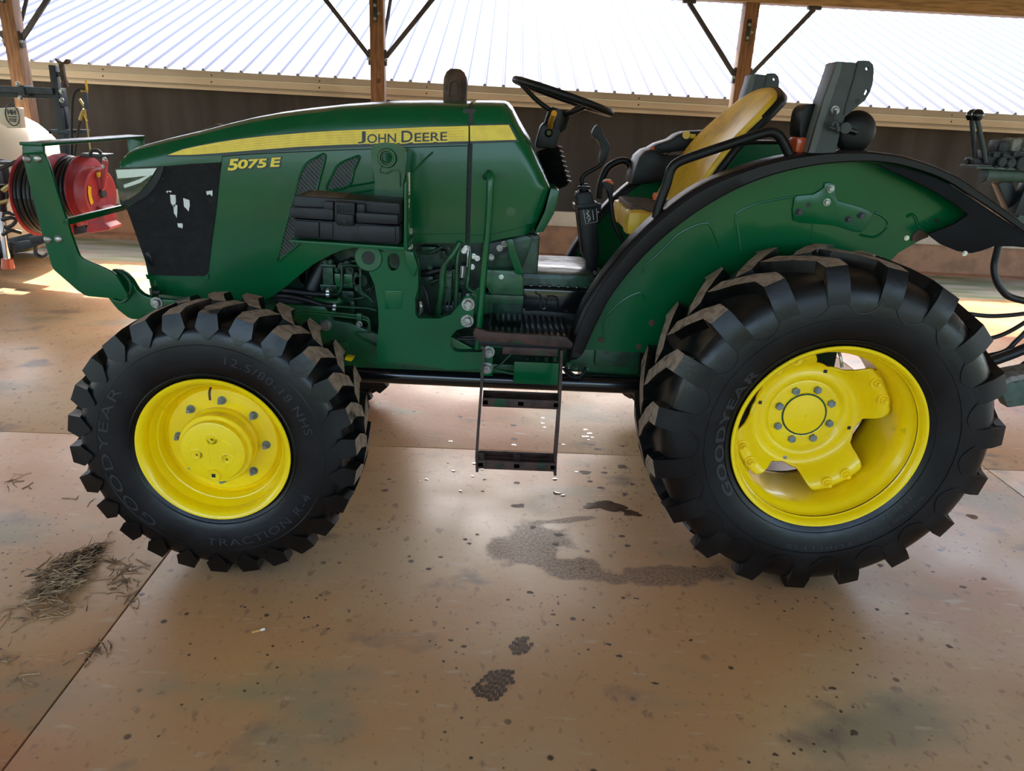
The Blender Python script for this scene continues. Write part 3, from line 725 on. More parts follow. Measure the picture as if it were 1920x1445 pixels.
def colshell(name, top, bot, m, parent, nose=None, tail=None, n=90, rad=.05):
    T = sorted([(PH(*p).x, PH(*p).z) for p in top]); B = sorted([(PH(*p).x, PH(*p).z) for p in bot])
    x0, x1 = max(T[0][0], B[0][0]), min(T[-1][0], B[-1][0])
    xs = sorted(set([x0+(x1-x0)*i/n for i in range(n+1)]+[p[0] for p in T if x0 <= p[0] <= x1]+[p[0] for p in B if x0 <= p[0] <= x1]))
    fr = [0, .02, .05, .1, .16, .24, .34, .46, .6, .74, .88, 1.0]
    cols = []
    for x in xs:
        zt, zb_ = interp(T, x), interp(B, x); hgt = zt-zb_; near = []; rad_ = max(min(rad, hgt*.22), 1e-4)
        for f in reversed(fr):
            z = zt-hgt*f; dt = zt-z
            y = yb(z)
            if dt < rad_: y += (rad_-sqrt(max(rad_*rad_-(rad_-dt)**2, 0)))*.9
            if nose:
                dn = x-nose(z)
                if dn < .012: y += .012-sqrt(max(.012**2-(.012-max(dn, 0))**2, 0)) if dn > 0 else .012
            if tail:
                dn = tail(z)-x
                if dn < .05: y += .05-sqrt(max(.05**2-(.05-max(dn, 0))**2, 0)) if dn > 0 else .05
            near.append(V((x, min(y, .8), z)))
        yt = near[-1].y; top_ = []
        for j in range(1, 8):
            y = yt+(2*YC-2*yt)*j/8; cr_ = .014*(1-((y-YC)/(YC-yt+1e-6))**2); top_.append(V((x, y, zt+cr_)))
        far = [V((p.x, 2*YC-p.y, p.z)) for p in reversed(near)]
        cols.append(near+top_+far)
    nv = len(cols[0]); verts = [v for c in cols for v in c]; faces = []
    for i in range(len(cols)-1):
        for j in range(nv): faces.append((i*nv+j, i*nv+(j+1) % nv, (i+1)*nv+(j+1) % nv, (i+1)*nv+j))
    faces.append(tuple(range(nv))[::-1]); faces.append(tuple((len(cols)-1)*nv+j for j in range(nv)))
    o = mk(name, verts, faces, m, parent, 28); return o
HB_ = sorted([(PH(*p).z, PH(*p).x) for p in HBOT[:11]]); nose = lambda z: interp(HB_, z)
TB_ = sorted([(PH(*p).z, PH(*p).x) for p in CTOP[3:]+CBOT[4:]]); tailf = lambda z: interp(TB_, z)
hood = colshell('hood', HTOP, HBOT, GREEN, TR, nose)
cowl = colshell('cowl', CTOP, CBOT, GREEN, TR, None, tailf)
def decal(name, px, m, parent, off=.002, th=.004, grid=.02, holes=(), bevel=0):
    """plate that follows the hood side; px outline"""
    loops = [[PH(*p) for p in px]]+[[PH(*p) for p in h] for h in holes]
    bm = bmesh.new(); flat = [v for l in loops for v in l]
    bv = [bm.verts.new((v.x, 0, v.z)) for v in flat]
    for t in tessellate_polygon([[V((v.x, v.z, 0)) for v in l] for l in loops]):
        try: bm.faces.new([bv[i] for i in t])
        except ValueError: pass
    xs_ = [v.x for v in flat]; zs_ = [v.z for v in flat]
    def cut(lo, hi, ax):
        k = math.ceil(lo/grid)*grid
        while k < hi:
            co = (k, 0, 0) if ax == 0 else (0, 0, k); no = (1, 0, 0) if ax == 0 else (0, 0, 1)
            bmesh.ops.bisect_plane(bm, geom=bm.verts[:]+bm.edges[:]+bm.faces[:], plane_co=co, plane_no=no); k += grid
    cut(min(zs_), max(zs_), 1)
    ex = bmesh.ops.extrude_face_region(bm, geom=bm.faces[:])
    nv = {v for v in ex['geom'] if isinstance(v, bmesh.types.BMVert)}
    for v in bm.verts: v.co.y = yb(v.co.z)-off+(th if v in nv else 0)
    return bmobj(name, bm, m, parent, 40)
def textpx(name, body, x0, y0, x1, y1, h, m, parent, off=.003, bold=.0, spacing=1.0, slant=0.0, stretch=None):
    """lettering between baseline px points, cap height h px, on the hood side"""
    vs, fs, ar = text_fit(body, bold, spacing); out = []
    for u, v in vs:
        x = x0+(x1-x0)*u+slant*v*h; y = y0+(y1-y0)*u-v*h
        p = PH(x, y); out.append(V((p.x, p.y-off, p.z)))
    return mk(name, out, fs, m, parent, recalc=False)
# black screen, headlamp, stripe, vents
scr = [(237, 389), (250, 383), (275, 369), (292, 351), (303, 331), (309, 312), (318, 310.5), (360, 307), (415.5, 304), (411, 340), (405, 400), (398, 450), (391, 509), (389, 513), (384, 517), (330, 517), (284, 515), (278, 505), (270, 480), (258, 446), (246, 412)]
decal('grille_screen', scr, SCREEN, hood, .0035, .004)
prism_xz('hood_gasket', [(lambda q: (q.x, q.z))(PH(x, y)) for x, y in [(868, 204), (892, 204), (892, 450), (868, 450)]], YH+.03, 2*YC-YH-.03, DARK, hood, 0)
for (a, b, c, d) in [(320, 366, 330, 388), (326, 385, 334, 408), (345, 372, 356, 396), (388, 357, 400, 368), (334, 418, 343, 428), (313, 357, 322, 361)]:
    pts = [(a+random.uniform(-1, 1), b+random.uniform(-2, 2)), (c+random.uniform(-2, 1), b+random.uniform(-1, 3)), (c+random.uniform(-1, 2), (b+d)/2), (c-random.uniform(0, 4), d), ((a+c)/2, d-random.uniform(2, 5)), (a+1, (b+d)/2+3)]
    decal('screen_chip', pts, WHITE, hood, .0042, .002)
lampo = cr([(216, 315), (225, 374), (231, 380), (245, 377), (268, 363), (285, 345), (297, 325), (307, 311.5)], 4)
decal('lamp_surround', [tuple(p) for p in cr([(216, 315), (226, 377), (233, 385), (250, 382), (275, 368), (292, 350), (303, 330), (309, 311)], 4)], BLACK, hood, .006, .01)
hl = decal('headlamp', [(218, 317), (226, 371), (232, 376), (243, 373), (263, 360), (278, 344), (290, 326), (298, 313.5), (260, 314)], LAMPIN, hood, .010, .006)
decal('lamp_sky_glare', [(220, 318), (296, 315), (288, 328), (240, 333), (223, 334)], LAMPW, hl, .0106, .001)  # pale upper band: sky reflection painted onto the lamp
decal('lamp_bulb_bowl', [(223, 338), (252, 336), (272, 340), (258, 354), (238, 366), (229, 364)], DARK, hl, .0106, .001)
decal('lamp_trim', [(236, 352), (266, 342), (284, 329), (287, 325), (262, 336), (234, 346)], LAMPW, hl, .0108, .001)
lens = decal('lamp_lens', [(217, 316), (226, 372), (232, 377), (243, 374), (264, 361), (279, 345), (291, 326), (300, 313)], GLASS, hl, .0135, .002)
yt_ = [(314.6, 290.5), (343, 280), (375, 273), (408, 267), (450, 260.5), (498, 255), (587, 247.6), (650, 244), (718, 241.6), (800, 238), (878.5, 236)]
yl_ = [(878.5, 264.5), (800, 266), (718, 268.5), (640, 271), (560, 275), (500, 279.5), (450, 283.5), (408, 287), (360, 290)]
decal('stripe_border', [(311, 293.5), (342, 278.5), (375, 271.5), (408, 265), (450, 259), (498, 253.5), (587, 246), (718, 240), (878.5, 234.5), (878.5, 269.5), (800, 271.5), (718, 274), (640, 277), (560, 281), (500, 285.5), (450, 289), (408, 291.5), (360, 293.5)], DECAL_K, hood, .0022, .002)
decal('hood_stripe', yt_+yl_, DECAL_Y, hood, .0030, .002)
decal('stripe_border', [(881.5, 233.5), (957, 232), (972, 262), (972.5, 266), (881.5, 269)], DECAL_K, cowl, .0022, .002)
decal('cowl_stripe', [(881.5, 235.5), (954, 234), (968.5, 262), (881.5, 264.5)], DECAL_Y, cowl, .0030, .002)
for k in range(5):            # fine pressed lines in the stripe
    u = (k+.8)/5.6
    line = [(x, 0) for x in range(360 if k > 0 else 410, 878, 30)]
    pts = []
    for x, _ in line:
        a, b = interp(yt_, x), interp(sorted(yl_), x); pts.append((x, a+(b-a)*u))
    w_ = PH(*pts[0]); tube('stripe_line', [PH(*p)-V((0, .0031, 0)) for p in pts], .0007, AMBER, hood, 1, 4)
textpx('lettering_outline', 'J', 668.5, 270.5, 688, 270, 25, DECAL_Y, hood, .0034, .05); textpx('lettering', 'J', 671, 269, 686, 268.5, 22.5, DECAL_K, hood, .0040, .012)
textpx('lettering_outline', 'OHN', 687, 270.5, 745, 269, 20, DECAL_Y, hood, .0034, .05); textpx('lettering', 'OHN', 689, 268.5, 743, 267, 17, DECAL_K, hood, .0040, .012)
textpx('lettering_outline', 'D', 750, 269.5, 776, 268.5, 25.5, DECAL_Y, hood, .0034, .05); textpx('lettering', 'D', 753, 267, 774, 266.3, 22, DECAL_K, hood, .0040, .012)
textpx('lettering_outline', 'EERE', 775, 268.5, 841, 266, 20.5, DECAL_Y, hood, .0034, .05); textpx('lettering', 'EERE', 777.5, 266, 838.5, 263.5, 16.5, DECAL_K, hood, .0040, .012)
for body, x0, x1, dy in (('5', 427, 445, 2.5), ('075', 445, 499, 0), ('E', 507, 524, -1)):
    hh = 22 if body == '5' else 17.5
    ya = 317.5+dy-(x0-427)*.045; yb_ = 317.5+dy-(x1-427)*.045
    textpx('model_outline', body, x0-1.8, ya+3.2, x1+1.6, yb_+3.2, hh+4.5, DECAL_K, hood, .0022, .06, 1.0, .18)
    textpx('model_number', body, x0, ya, x1, yb_, hh, DECAL_Y, hood, .0034, .035, 1.0, .18)
# panel seam under the stripe
seam = [(417, 293), (470, 289), (560, 284.5), (640, 281), (700, 279), (800, 275), (876, 273)]
tube('panel_seam', [PH(*p)-V((0, .0006, 0)) for p in seam], .0016, DARK, hood, 3, 5)
tube('panel_seam', [PH(*p)-V((0, .0006, 0)) for p in [(416.5, 293), (415.5, 304)]], .0014, DARK, hood, 1, 5)
tube('panel_seam', [PH(*p)-V((0, .0004, 0)) for p in [(770, 439), (820, 438.5), (876, 438)]], .001, GREEN_D, hood, 2, 5)
def vent(name, outline, n, dirn):
    o = decal(name, outline, DARK, hood, .0015, .002)
    # pressed frame around the opening
    pts = [PH(*p)-V((0, .003, 0)) for p in cr(outline, 3, True)]
    tube('vent_frame', pts+[pts[0]], .004, GREEN, o, 1, 6)
    # louvres: slanted bars clipped to the opening
    loop = [PH(*p) for p in outline]; xs_ = [v.x for v in loop]; zs_ = [v.z for v in loop]
    def inside(x, z):
        c = False
        for i in range(len(loop)):
            a, b = loop[i], loop[i-1]
            if (a.z > z) != (b.z > z) and x < (b.x-a.x)*(z-a.z)/(b.z-a.z)+a.x: c = not c
        return c
    bm = bmesh.new(); d = V((cos(dirn), 0, sin(dirn))); nn = V((-sin(dirn), 0, cos(dirn)))
    c0 = V(((min(xs_)+max(xs_))/2, 0, (min(zs_)+max(zs_))/2)); L_ = .5
    for k in range(-n, n+1):
        base = c0+nn*(k*.0115); run = None
        for j in range(201):
            q = base+d*(-L_+2*L_*j/200); ins = inside(q.x, q.z)
            if ins and run is None: run = q
            if (not ins or j == 200) and run is not None:
                if (q-run).length > .012:
                    a = V((run.x, yb(run.z)-.004, run.z)); b = V((q.x, yb(q.z)-.004, q.z)); tube_geo(bm, [a, b], .0022, 4)
                run = None
    lo = bmobj('louvre_bars', bm, GREYL, o); lo['kind'] = 'stuff'; return o
vent('side_vent', [(611, 291), (592, 296), (578, 304), (569, 316), (560, 338), (551, 375), (536, 425), (527, 462), (520.5, 490), (536, 478), (563, 456), (585, 430), (592, 380), (596, 350)], 40, radians(-45))
vent('side_vent', [(675, 293), (658, 297), (644, 303), (632, 312), (623, 330), (613, 356), (654, 349), (664, 320)], 14, radians(-45))
# pressed bulge line behind the second vent
decal('pressed_panel', [(680, 296), (700, 293), (700, 340), (663, 346)], GREEN, hood, .004, .006)
tube('pressed_ridge', [PH(*p) for p in [(613, 358), (640, 352), (700, 342), (760, 332), (800, 296), (812, 285)]], .004, GREEN, hood, 4, 6)
tube('pressed_ridge', [PH(*p) for p in [(597, 378), (640, 366), (700, 356)]], .004, GREEN, hood, 4, 6)
# lower chin, hood latch bits
decal('chin_trim', [(274, 514), (284, 517), (384, 519), (392, 513), (392, 521), (386, 526), (284, 524), (277, 522)], GREEN, hood, .006, .008)
decal('screen_latch', cr_l := [tuple(p) for p in cr([(273, 478), (277, 472), (283, 476), (287, 490), (288, 500), (283, 497), (276, 488)], 3, True)], BLACK_G, hood, .006, .004)
# cowl rear flange, small sticker scar
prism('cowl_flange', [(1033, 352), (1049, 357), (1047, 372), (1039, 400), (1019, 435), (1002, 437), (1008, 425), (1022, 395)], .60, 1.2, GREEN, TR, .004)
decal('sticker_scar', [(950, 390), (958, 388), (965, 391), (967, 397), (963, 403), (954, 404), (949, 399)], GREEN_D, cowl, .0012, .001)
# exhaust stack
pb = P(853, 196, .98)
lathe('exhaust_stack', [(.0, .135), (.02, .133), (.036, .122), (.046, .100), (.048, .08), (.048, -.12), (.044, -.12)], (pb.x, .98, pb.z), RUST, TR, 28, 'Z')
tube('stack_seam', [V((pb.x-.022, .934, pb.z+.03)), V((pb.x-.018, .93, pb.z+.075)), V((pb.x, .93, pb.z+.088)), V((pb.x+.018, .93, pb.z+.075)), V((pb.x+.022, .934, pb.z+.03))], .003, RUST, TR, 3, 6)
# crease line along cowl bottom
tube('panel_seam', [PH(*p)-V((0, .0004, 0)) for p in [(883, 441), (920, 439), (948, 433), (985, 424)]], .0011, GREEN_D, cowl, 3, 5)
prism('far_bracket_top', [(352, 254), (366, 246), (385, 240), (404, 232), (410, 233), (418, 246)], 1.28, 1.34, RUST, TR, .004)

# ---------------- engine bay, frame, axles
box('engine_block', (.55, YC, .93), (1.05, .40, .40), ENGINE, TR, None, .02)
box('engine_head', (.60, YC, 1.16), (.9, .34, .12), DARK, TR, None, .015)
box('oil_pan', (.45, YC, .70), (.75, .32, .14), ENGINE, TR, None, .03)
box('radiator_pack', (-.13, YC, 1.02), (.16, .52, .56), DARK, TR, None, .01)
box('front_frame', (-.15, YC, .74), (.62, .44, .20), GREEN_D, TR, None, .02)
box('clutch_housing', (1.10, YC, .78), (.42, .42, .40), ENGINE, TR, None, .03)
box('gearbox_case', (1.65, YC, .72), (.75, .46, .42), ENGINE, TR, None, .03)
box('rear_axle_case', (2.05, YC, .66), (.5, .62, .44), ENGINE, TR, None, .04)
cyl('rear_axle', (2.05, .25, ZRR), (2.05, 1.55, ZRR), .085, ENGINE, TR, 24)
cyl('front_axle', (0, .20, ZF), (0, 1.6, ZF), .065, YEL, TR, 20)
box('front_axle_beam', (0, YC, ZF+.03), (.16, .9, .13), GREEN_D, TR, None, .02)
for s_ in (-1, 1): box('axle_knuckle', (0, YC+s_*.56, ZF), (.15, .14, .24), GREEN_D, TR, None, .03)
# frame rail plate
rail = prism('frame_rail', [(529, 571), (560, 573), (608, 576), (626, 601), (655, 606), (686, 618), (709, 628), (712, 684), (694, 681), (665, 673), (640, 668), (560, 650), (500, 640), (440, 610), (440, 575), (500, 572)], .53, .56, GREEN_D, TR)
mir(rail)
prism('rail_flange', [(527, 571), (608, 575), (612, 581), (612, 600), (570, 606), (527, 602)], .515, .53, GREEN_D, rail, .002)
for x, y, r in ((541, 582, .008), (611, 609, .017), (582, 614, .016)): bolt('rail_bolt', P(x, y, .53 if y > 590 else .515), r, .014, STEEL, rail)
tube('rail_rib', [P(*p) for p in [(666, 622, .527), (675, 632, .527), (708, 648, .527)]], .006, GREEN_D, rail, 3, 6)
tube('rail_rib', [P(*p) for p in [(668, 622, .527), (678, 623, .527), (686, 622, .527)]], .003, GREEN_D, rail, 3, 6)
boxpx('rail_pad', 632, 641, 652, 655, .520, .531, GREEN_D, rail, .003)
prism('yellow_axle_tab', [(648, 668), (664, 671), (658, 678), (646, 675)], .50, .56, YEL, TR)
# pipes along the rail
for dy in (0, 5):
    tubepx('steering_pipe', [(549, 592+dy, .50), (556, 585+dy, .50), (566, 582+dy, .50), (610, 585+dy, .50), (670, 591+dy, .50), (684, 594+dy, .50), (692, 600+dy, .50), (694-dy*.9, 624, .50)], .0055, GREEN_D, TR, 5, 8)
boxpx('pipe_clamp', 667, 588, 678, 602, .485, .51, GREEN_D, TR)
bolt('pipe_clamp_bolt', P(674, 607, .50), .009, .02, STEEL, TR)
tubepx('fuel_pipe', [(630, 574, .56), (660, 576, .56), (690, 578, .56), (706, 582, .56)], .004, GREEN_D, TR)
# injection pump cluster
ip = boxpx('injection_pump', 603, 487, 626, 546, .62, .72, ENGINE, TR, .008)
boxpx('pump_flange', 600, 495, 630, 503, .61, .70, ENGINE, ip); boxpx('pump_flange', 600, 533, 632, 543, .61, .70, ENGINE, ip)
boxpx('pump_body', 628, 512, 662, 540, .60, .70, GREEN_D, ip, .006)
boxpx('pump_plate', 627, 513, 638, 531, .59, .60, GREEN_W, ip, .002)
boxpx('pump_plate', 645, 514, 661, 530, .585, .60, GREEN_W, ip, .003)
for x, y, r, l in ((668, 526, .02, .05), (676, 527, .026, .05), (655, 508, .016, .04), (671, 541, .014, .05), (640, 500, .015, .05), (650, 495, .012, .05)):
    c = P(x, y, .60); cyl('pump_plunger', c, c+V((0, .09, 0)), r, ENGINE, ip, 14)
for x, y in ((643, 515), (649, 532), (632, 506), (668, 515), (676, 539), (610, 491), (620, 491), (606, 541), (622, 541), (655, 507)):
    bolt('pump_bolt', P(x, y, .60), .007, .01, ENGINE, ip)
for px in ([(641, 497, .59), (641, 520, .585), (640, 540, .585), (632, 551, .59), (620, 551, .6)],
           [(676, 495, .59), (676, 530, .58), (674, 545, .58), (682, 554, .58), (697, 562, .59)],
           [(660, 490, .60), (672, 489, .59), (680, 490, .6)], [(643, 498, .59), (655, 497, .58), (676, 499, .59)],
           [(690, 530, .62), (694, 540, .6), (685, 545, .6), (672, 543, .6)], [(700, 535, .62), (690, 552, .61), (670, 560, .61), (650, 556, .62)],
           [(676, 520, .57), (677, 545, .57), (690, 556, .57), (699, 566, .57)]):
    tubepx('injection_line', px, .0055, ENGINE, ip, 5, 8)
tubepx('lower_duct', [(590, 562, .62), (615, 566, .6), (635, 566, .6), (640, 560, .6)], .014, GREEN_D, TR)
for a in (((594, 558), (626, 568)), ((640, 545), (664, 568)), ((655, 565), (665, 588))): boxpx('engine_boss', a[0][0], a[0][1], a[1][0], a[1][1], .64, .72, ENGINE, TR, .006)
# radiator hoses, fan blades
tubepx('radiator_hose', [(612, 470, .7), (600, 505, .68), (590, 530, .67), (578, 560, .66), (560, 566, .66), (520, 560, .66)], .034, RUBH, TR, 6, 14)
for k, px in enumerate(([(563, 507), (573, 504), (574, 524), (571, 534), (563, 530), (559, 517)], [(545, 530), (556, 518), (559, 525), (557, 543), (545, 543)])):
    prism('fan_blade', px, .70+.03*k, .715+.03*k, SEATY, TR, .002)
tubepx('heater_hose', [(524, 544, .6), (540, 545, .58), (580, 550, .57), (612, 552, .57)], .010, RUBH, TR)
tubepx('heater_hose', [(510, 553, .6), (545, 556, .58), (580, 564, .57), (606, 572, .57), (628, 575, .57)], .010, RUBH, TR)
for x, y in ((615, 546), (615, 552), (628, 573), (627, 580)):
    c = P(x, y, .57); cyl('hose_clamp', c-V((.006, 0, 0)), c+V((.006, 0, 0)), .012, CLIP, TR, 12, .001)
# mid engine details between the bracket and the grab rail
for a in ((785, 462, 822, 472, .66), (790, 462, 818, 478, .64), (826, 470, 836, 486, .66), (800, 505, 818, 515, .63), (795, 518, 812, 536, .62), (846, 505, 858, 548, .60), (850, 548, 864, 590, .6), (868, 498, 876, 530, .6)):
    boxpx('engine_bracket', a[0], a[1], a[2], a[3], a[4], a[4]+.08, ENGINE, TR, .005)
br = boxpx('drilled_strap', 833, 507, 846, 566, .575, .585, GREEN_D, TR, .002)
for x, y in ((842, 511), (842, 521), (838, 541), (838, 551), (836, 562)): bolt('strap_bolt', P(x, y, .575), .006, .006, ENGINE, br)
for px, r, m in (([(862, 455, .56), (848, 478, .55), (834, 497, .55), (829, 520, .55), (828, 545, .55), (822, 592, .56)], .012, GREEN_D),
                 ([(862, 458, .57), (857, 490, .56), (856, 530, .56), (855, 570, .56), (853, 590, .57)], .008, GREEN_D),
                 ([(882, 470, .58), (880, 500, .57), (878, 520, .57), (876, 536, .56), (884, 545, .55), (896, 549, .55)], .006, GREEN_D),
                 ([(878, 462, .6), (880, 480, .59), (879, 500, .59)], .010, CLIP), ([(868, 498, .6), (867, 510, .6), (866, 520, .6)], .011, CLIP),
                 ([(794, 536, .56), (800, 552, .55), (804, 575, .55), (809, 594, .56)], .008, RUBH),
                 ([(789, 566, .56), (790, 575, .55), (789, 592, .56)], .007, CLIP),
                 ([(776, 470, .6), (784, 495, .59), (782, 560, .59)], .010, GREEN_D),
                 ([(786, 512, .62), (800, 512, .61), (815, 508, .61), (826, 506, .61)], .014, RUBH),
                 ([(822, 524, .61), (815, 527, .61), (806, 530, .61)], .008, ENGINE),
                 ([(830, 462, .62), (815, 470, .61), (800, 474, .61)], .006, ENGINE)):
    tubepx('engine_pipe', px, r, m, TR, 5, 10)
for x, y in ((806, 500), (860, 528), (867, 529), (845, 545), (830, 535), (843, 465), (838, 482), (847, 480), (874, 465), (895, 484), (870, 470), (885, 500), (888, 480)):
    bolt('engine_bolt', P(x, y, .595), .008, .012, ENGINE if x < 868 else CLIP, TR)
box('starter_motor', P(838, 580, .66), (.09, .12, .07), ENGINE, TR, None, .015)
for k in range(5): box('starter_fin', P(828+k*7, 578, .60), (.006, .02, .06), GREYP, TR, None, .001)
# cowl support bracket, step riser box, console parts under the cowl
prism('cowl_bracket', [(918, 456), (960, 448), (952, 470), (930, 478), (914, 474)], .62, .63, GREYP, TR, .002)
for x, y in ((937, 465), (946, 457), (921, 482)): bolt('bracket_bolt', P(x, y, .62), .009, .01, STEEL, TR)
prism('cowl_strut', [(949, 450), (961, 447), (966, 465), (981, 510), (979, 516), (968, 514), (955, 480)], .56, .60, GREEN, TR, .004)
prism('pedal_box', [(905, 505), (970, 507), (981, 520), (981, 566), (903, 566)], .60, 1.0, GREEN_D, TR, .006)
boxpx('pedal_box_step', 906, 552, 981, 572, .575, .62, GREEN_D, TR, .004)
prism('firewall', [(903, 456), (985, 440), (998, 445), (993, 470), (978, 505), (903, 507)], .66, 1.14, ENGINE, TR, .01)
prism('side_gusset', [(884, 548), (912, 530), (923, 555), (922, 585), (884, 590)], .60, .605, GREEN_D, TR, .002)
tubepx('gusset_rod', [(909, 530, .58), (919, 546, .58), (907, 552, .58), (922, 566, .58), (921, 586, .58)], .003, GREEN_D, TR, 1, 6)
bolt('pedal_box_bolt', P(940, 519, .60), .007, .008, CLIP, TR)
# pedals beyond the cowl
prism('brake_pedal', [(976, 487), (1001, 478), (1006, 490), (1004, 497), (990, 494)], 1.0, 1.06, BLACK, TR, .006)
prism('pedal_plate', [(984, 462), (996, 458), (1002, 466), (1007, 486), (1003, 488), (996, 474)], .98, 1.08, CHROME, TR, .004)
tubepx('pedal_arm', [(975, 496, 1.0), (990, 500, 1.0), (1002, 502, 1.0)], .008, BLACK, TR); c = P(1012, 500, 1.0)
lathe('lever_knob', [(.0, -.024), (.012, -.02), (.016, -.005), (.013, .012), (.008, .022), (.0, .024)], c, RUST, TR, 14, 'X')
prism('clutch_pedal', [(986, 520), (1000, 510), (1008, 512), (1014, 528), (1004, 538), (990, 532)], .78, .86, GREEN_D, TR, .008)
prism('pedal_pad', [(984, 514), (1002, 506), (1008, 512), (1004, 518), (990, 522)], .74, .88, CHROME, TR, .004)

# ---------------- lower black cross tube and bits under the belly
tubepx('subframe_tube', [(560, 690, .60), (690, 700, .60), (900, 710, .60), (1200, 722, .60)], .036, BLACK_G, TR, 1, 20)
box('belly_plate', P(820, 672, .66), (.9, .2, .04), GREEN_D, TR, None, .008)
boxpx('hanging_plate', 964, 678, 1046, 722, .44, .46, GREEN, TR, .003)
boxpx('belly_bracket', 1070, 650, 1195, 702, .62, .7, GREEN_D, TR, .006)
boxpx('belly_block', 1118, 648, 1198, 690, .58, .66, ENGINE, TR, .006)
for k in range(4):
    c = P(990+17*k, 668, .62); cyl('hydraulic_fitting', c, c+V((0, 0, -.06)), .014, ENGINE, TR, 10)
tubepx('brake_line', [(925, 692, .56), (960, 700, .55), (985, 701, .55), (1010, 700, .56)], .006, GREEN_D, TR)
tubepx('brake_line', [(905, 702, .55), (930, 690, .55), (960, 662, .56)], .004, GREEN_D, TR)
tubepx('belly_cable', [(1056, 690, .55), (1066, 702, .55), (1080, 708, .55), (1094, 700, .55), (1098, 688, .56)], .006, BLACK, TR)
tubepx('belly_cable', [(1060, 688, .55), (1072, 700, .55), (1088, 710, .55)], .006, BLACK, TR)
for x, y in ((1080, 689), (1066, 684), (1102, 690), (1150, 655)): bolt('belly_bolt', P(x, y, .56), .008, .01, GREEN_D, TR)

# ---------------- loader mount: tower, lower casting, tray
twr = prism('loader_tower', [tuple(p) for p in cr([(695, 287), (698, 276), (706, 269.5), (719, 267.5)], 4)]+[(745, 270), (755, 276), (761, 283), (760, 326), (756, 342), (754, 470), (702, 470), (702, 373), (703, 337), (697, 303)],
            .42, .445, GREEN_W, TR, 0, [circ_px(726, 296, 10, 10.5)])
for rr, y in ((.0315, .413),):
    c = P(726, 296, .42)
    lathe('pin_boss', [(.022, .02), (.022, -.006), (.024, -.009), (.030, -.009), (.033, -.005), (.033, .02)], (c.x, .42, c.z), GREEN_W, twr, 28)
tube('tower_groove', [P(*p)-V((0, .002, 0)) for p in [(712, 318, .42), (717, 308, .42), (712, 320, .42), (718, 324, .42), (728, 324.5, .42), (737, 319, .42), (745, 320, .42), (750, 325, .42), (751, 350, .42)]], .0025, GREEN_D, twr, 3, 6)
plate = prism('tower_side_plate', [(760, 284), (762.5, 284), (761, 330), (762, 340), (763, 466), (758, 466)], .30, .445, GREEN, TR, .002)
st = prism('warning_sticker', [(761.5, 327), (769, 322), (769, 360), (767, 400), (767, 440), (764, 466), (760, 466)], .36, .363, CREAM, TR, .0005)
for x, y in ((768, 433), (768, 461)): bolt('tower_bolt', P(x, y, .41), .009, .016, STEEL, TR)
cast_out = [(687, 500), (680, 482), (690, 474), (752, 470), (773, 472), (781, 488), (784, 504), (784, 540), (778, 561), (779, 590), (785, 597), (824, 597), (845, 590), (863, 569), (872, 556), (880, 554), (887, 560), (889, 579), (886, 603), (878, 612), (856, 619), (846, 630), (844, 648), (850, 657), (860, 660), (907, 660), (907, 691), (842, 693), (788, 684), (748, 679), (709, 681), (706, 650), (710, 610), (709, 576), (702, 533)]
cst = prism('loader_casting', [tuple(p) for p in cast_out], .40, .44, GREEN, TR, 0, [[tuple(p) for p in cr([(728, 480), (738, 474), (748, 480), (749, 497), (743, 506), (733, 506), (727, 496)], 3, True)]])
prism('casting_rib', [(722, 545), (754, 545), (753, 579), (722, 580)], .396, .401, GREEN, cst, .003)
prism('casting_wing', [(786, 600), (907, 664), (907, 690), (842, 692), (786, 684)], .44, .56, GREEN, cst, .006)
prism('casting_gusset', [(758, 470), (774, 472), (783, 500), (776, 520), (764, 500)], .38, .41, GREEN, cst, .004)
c = P(692, 482, .41)
lathe('lower_pin_boss', [(.021, .03), (.021, -.012), (.024, -.015), (.046, -.015), (.05, -.01), (.05, .03)], (c.x, .41, c.z), GREEN_W, cst, 32)
lathe('boss_bore', [(.0215, -.0125), (.0, -.0125)], (c.x, .41, c.z), DARK, cst, 20)
for x, y in ((878, 570), (876, 601), (916, 659), (913, 689)): bolt('casting_bolt', P(x, y, .40 if x < 900 else .44), .0175, .02, STEEL, cst)
prism('bolt_flange', [(900, 645), (924, 645), (924, 705), (900, 705)], .44, .46, GREEN, cst, .004)
prism('cut_hose', [(848, 632), (905, 628), (905, 648), (848, 650)], .47, .49, DARK, cst, .004)
tubepx('cut_hose_tube', [(846, 635, .46), (890, 636, .46), (920, 637, .46)], .006, RUBH, cst, 1, 8)
m1 = mir(cst); m2 = mir(twr)
# tray under the tool box
tr_o = prism('tool_tray', [(543, 450), (760, 464), (763, 466), (763, 470), (757, 471), (543, 455)], .20, .445, GREEN, TR, .001)
prism('tray_front_flange', [(758, 345), (762, 340), (763, 466), (757, 468)], .20, .22, GREEN, TR, .001)

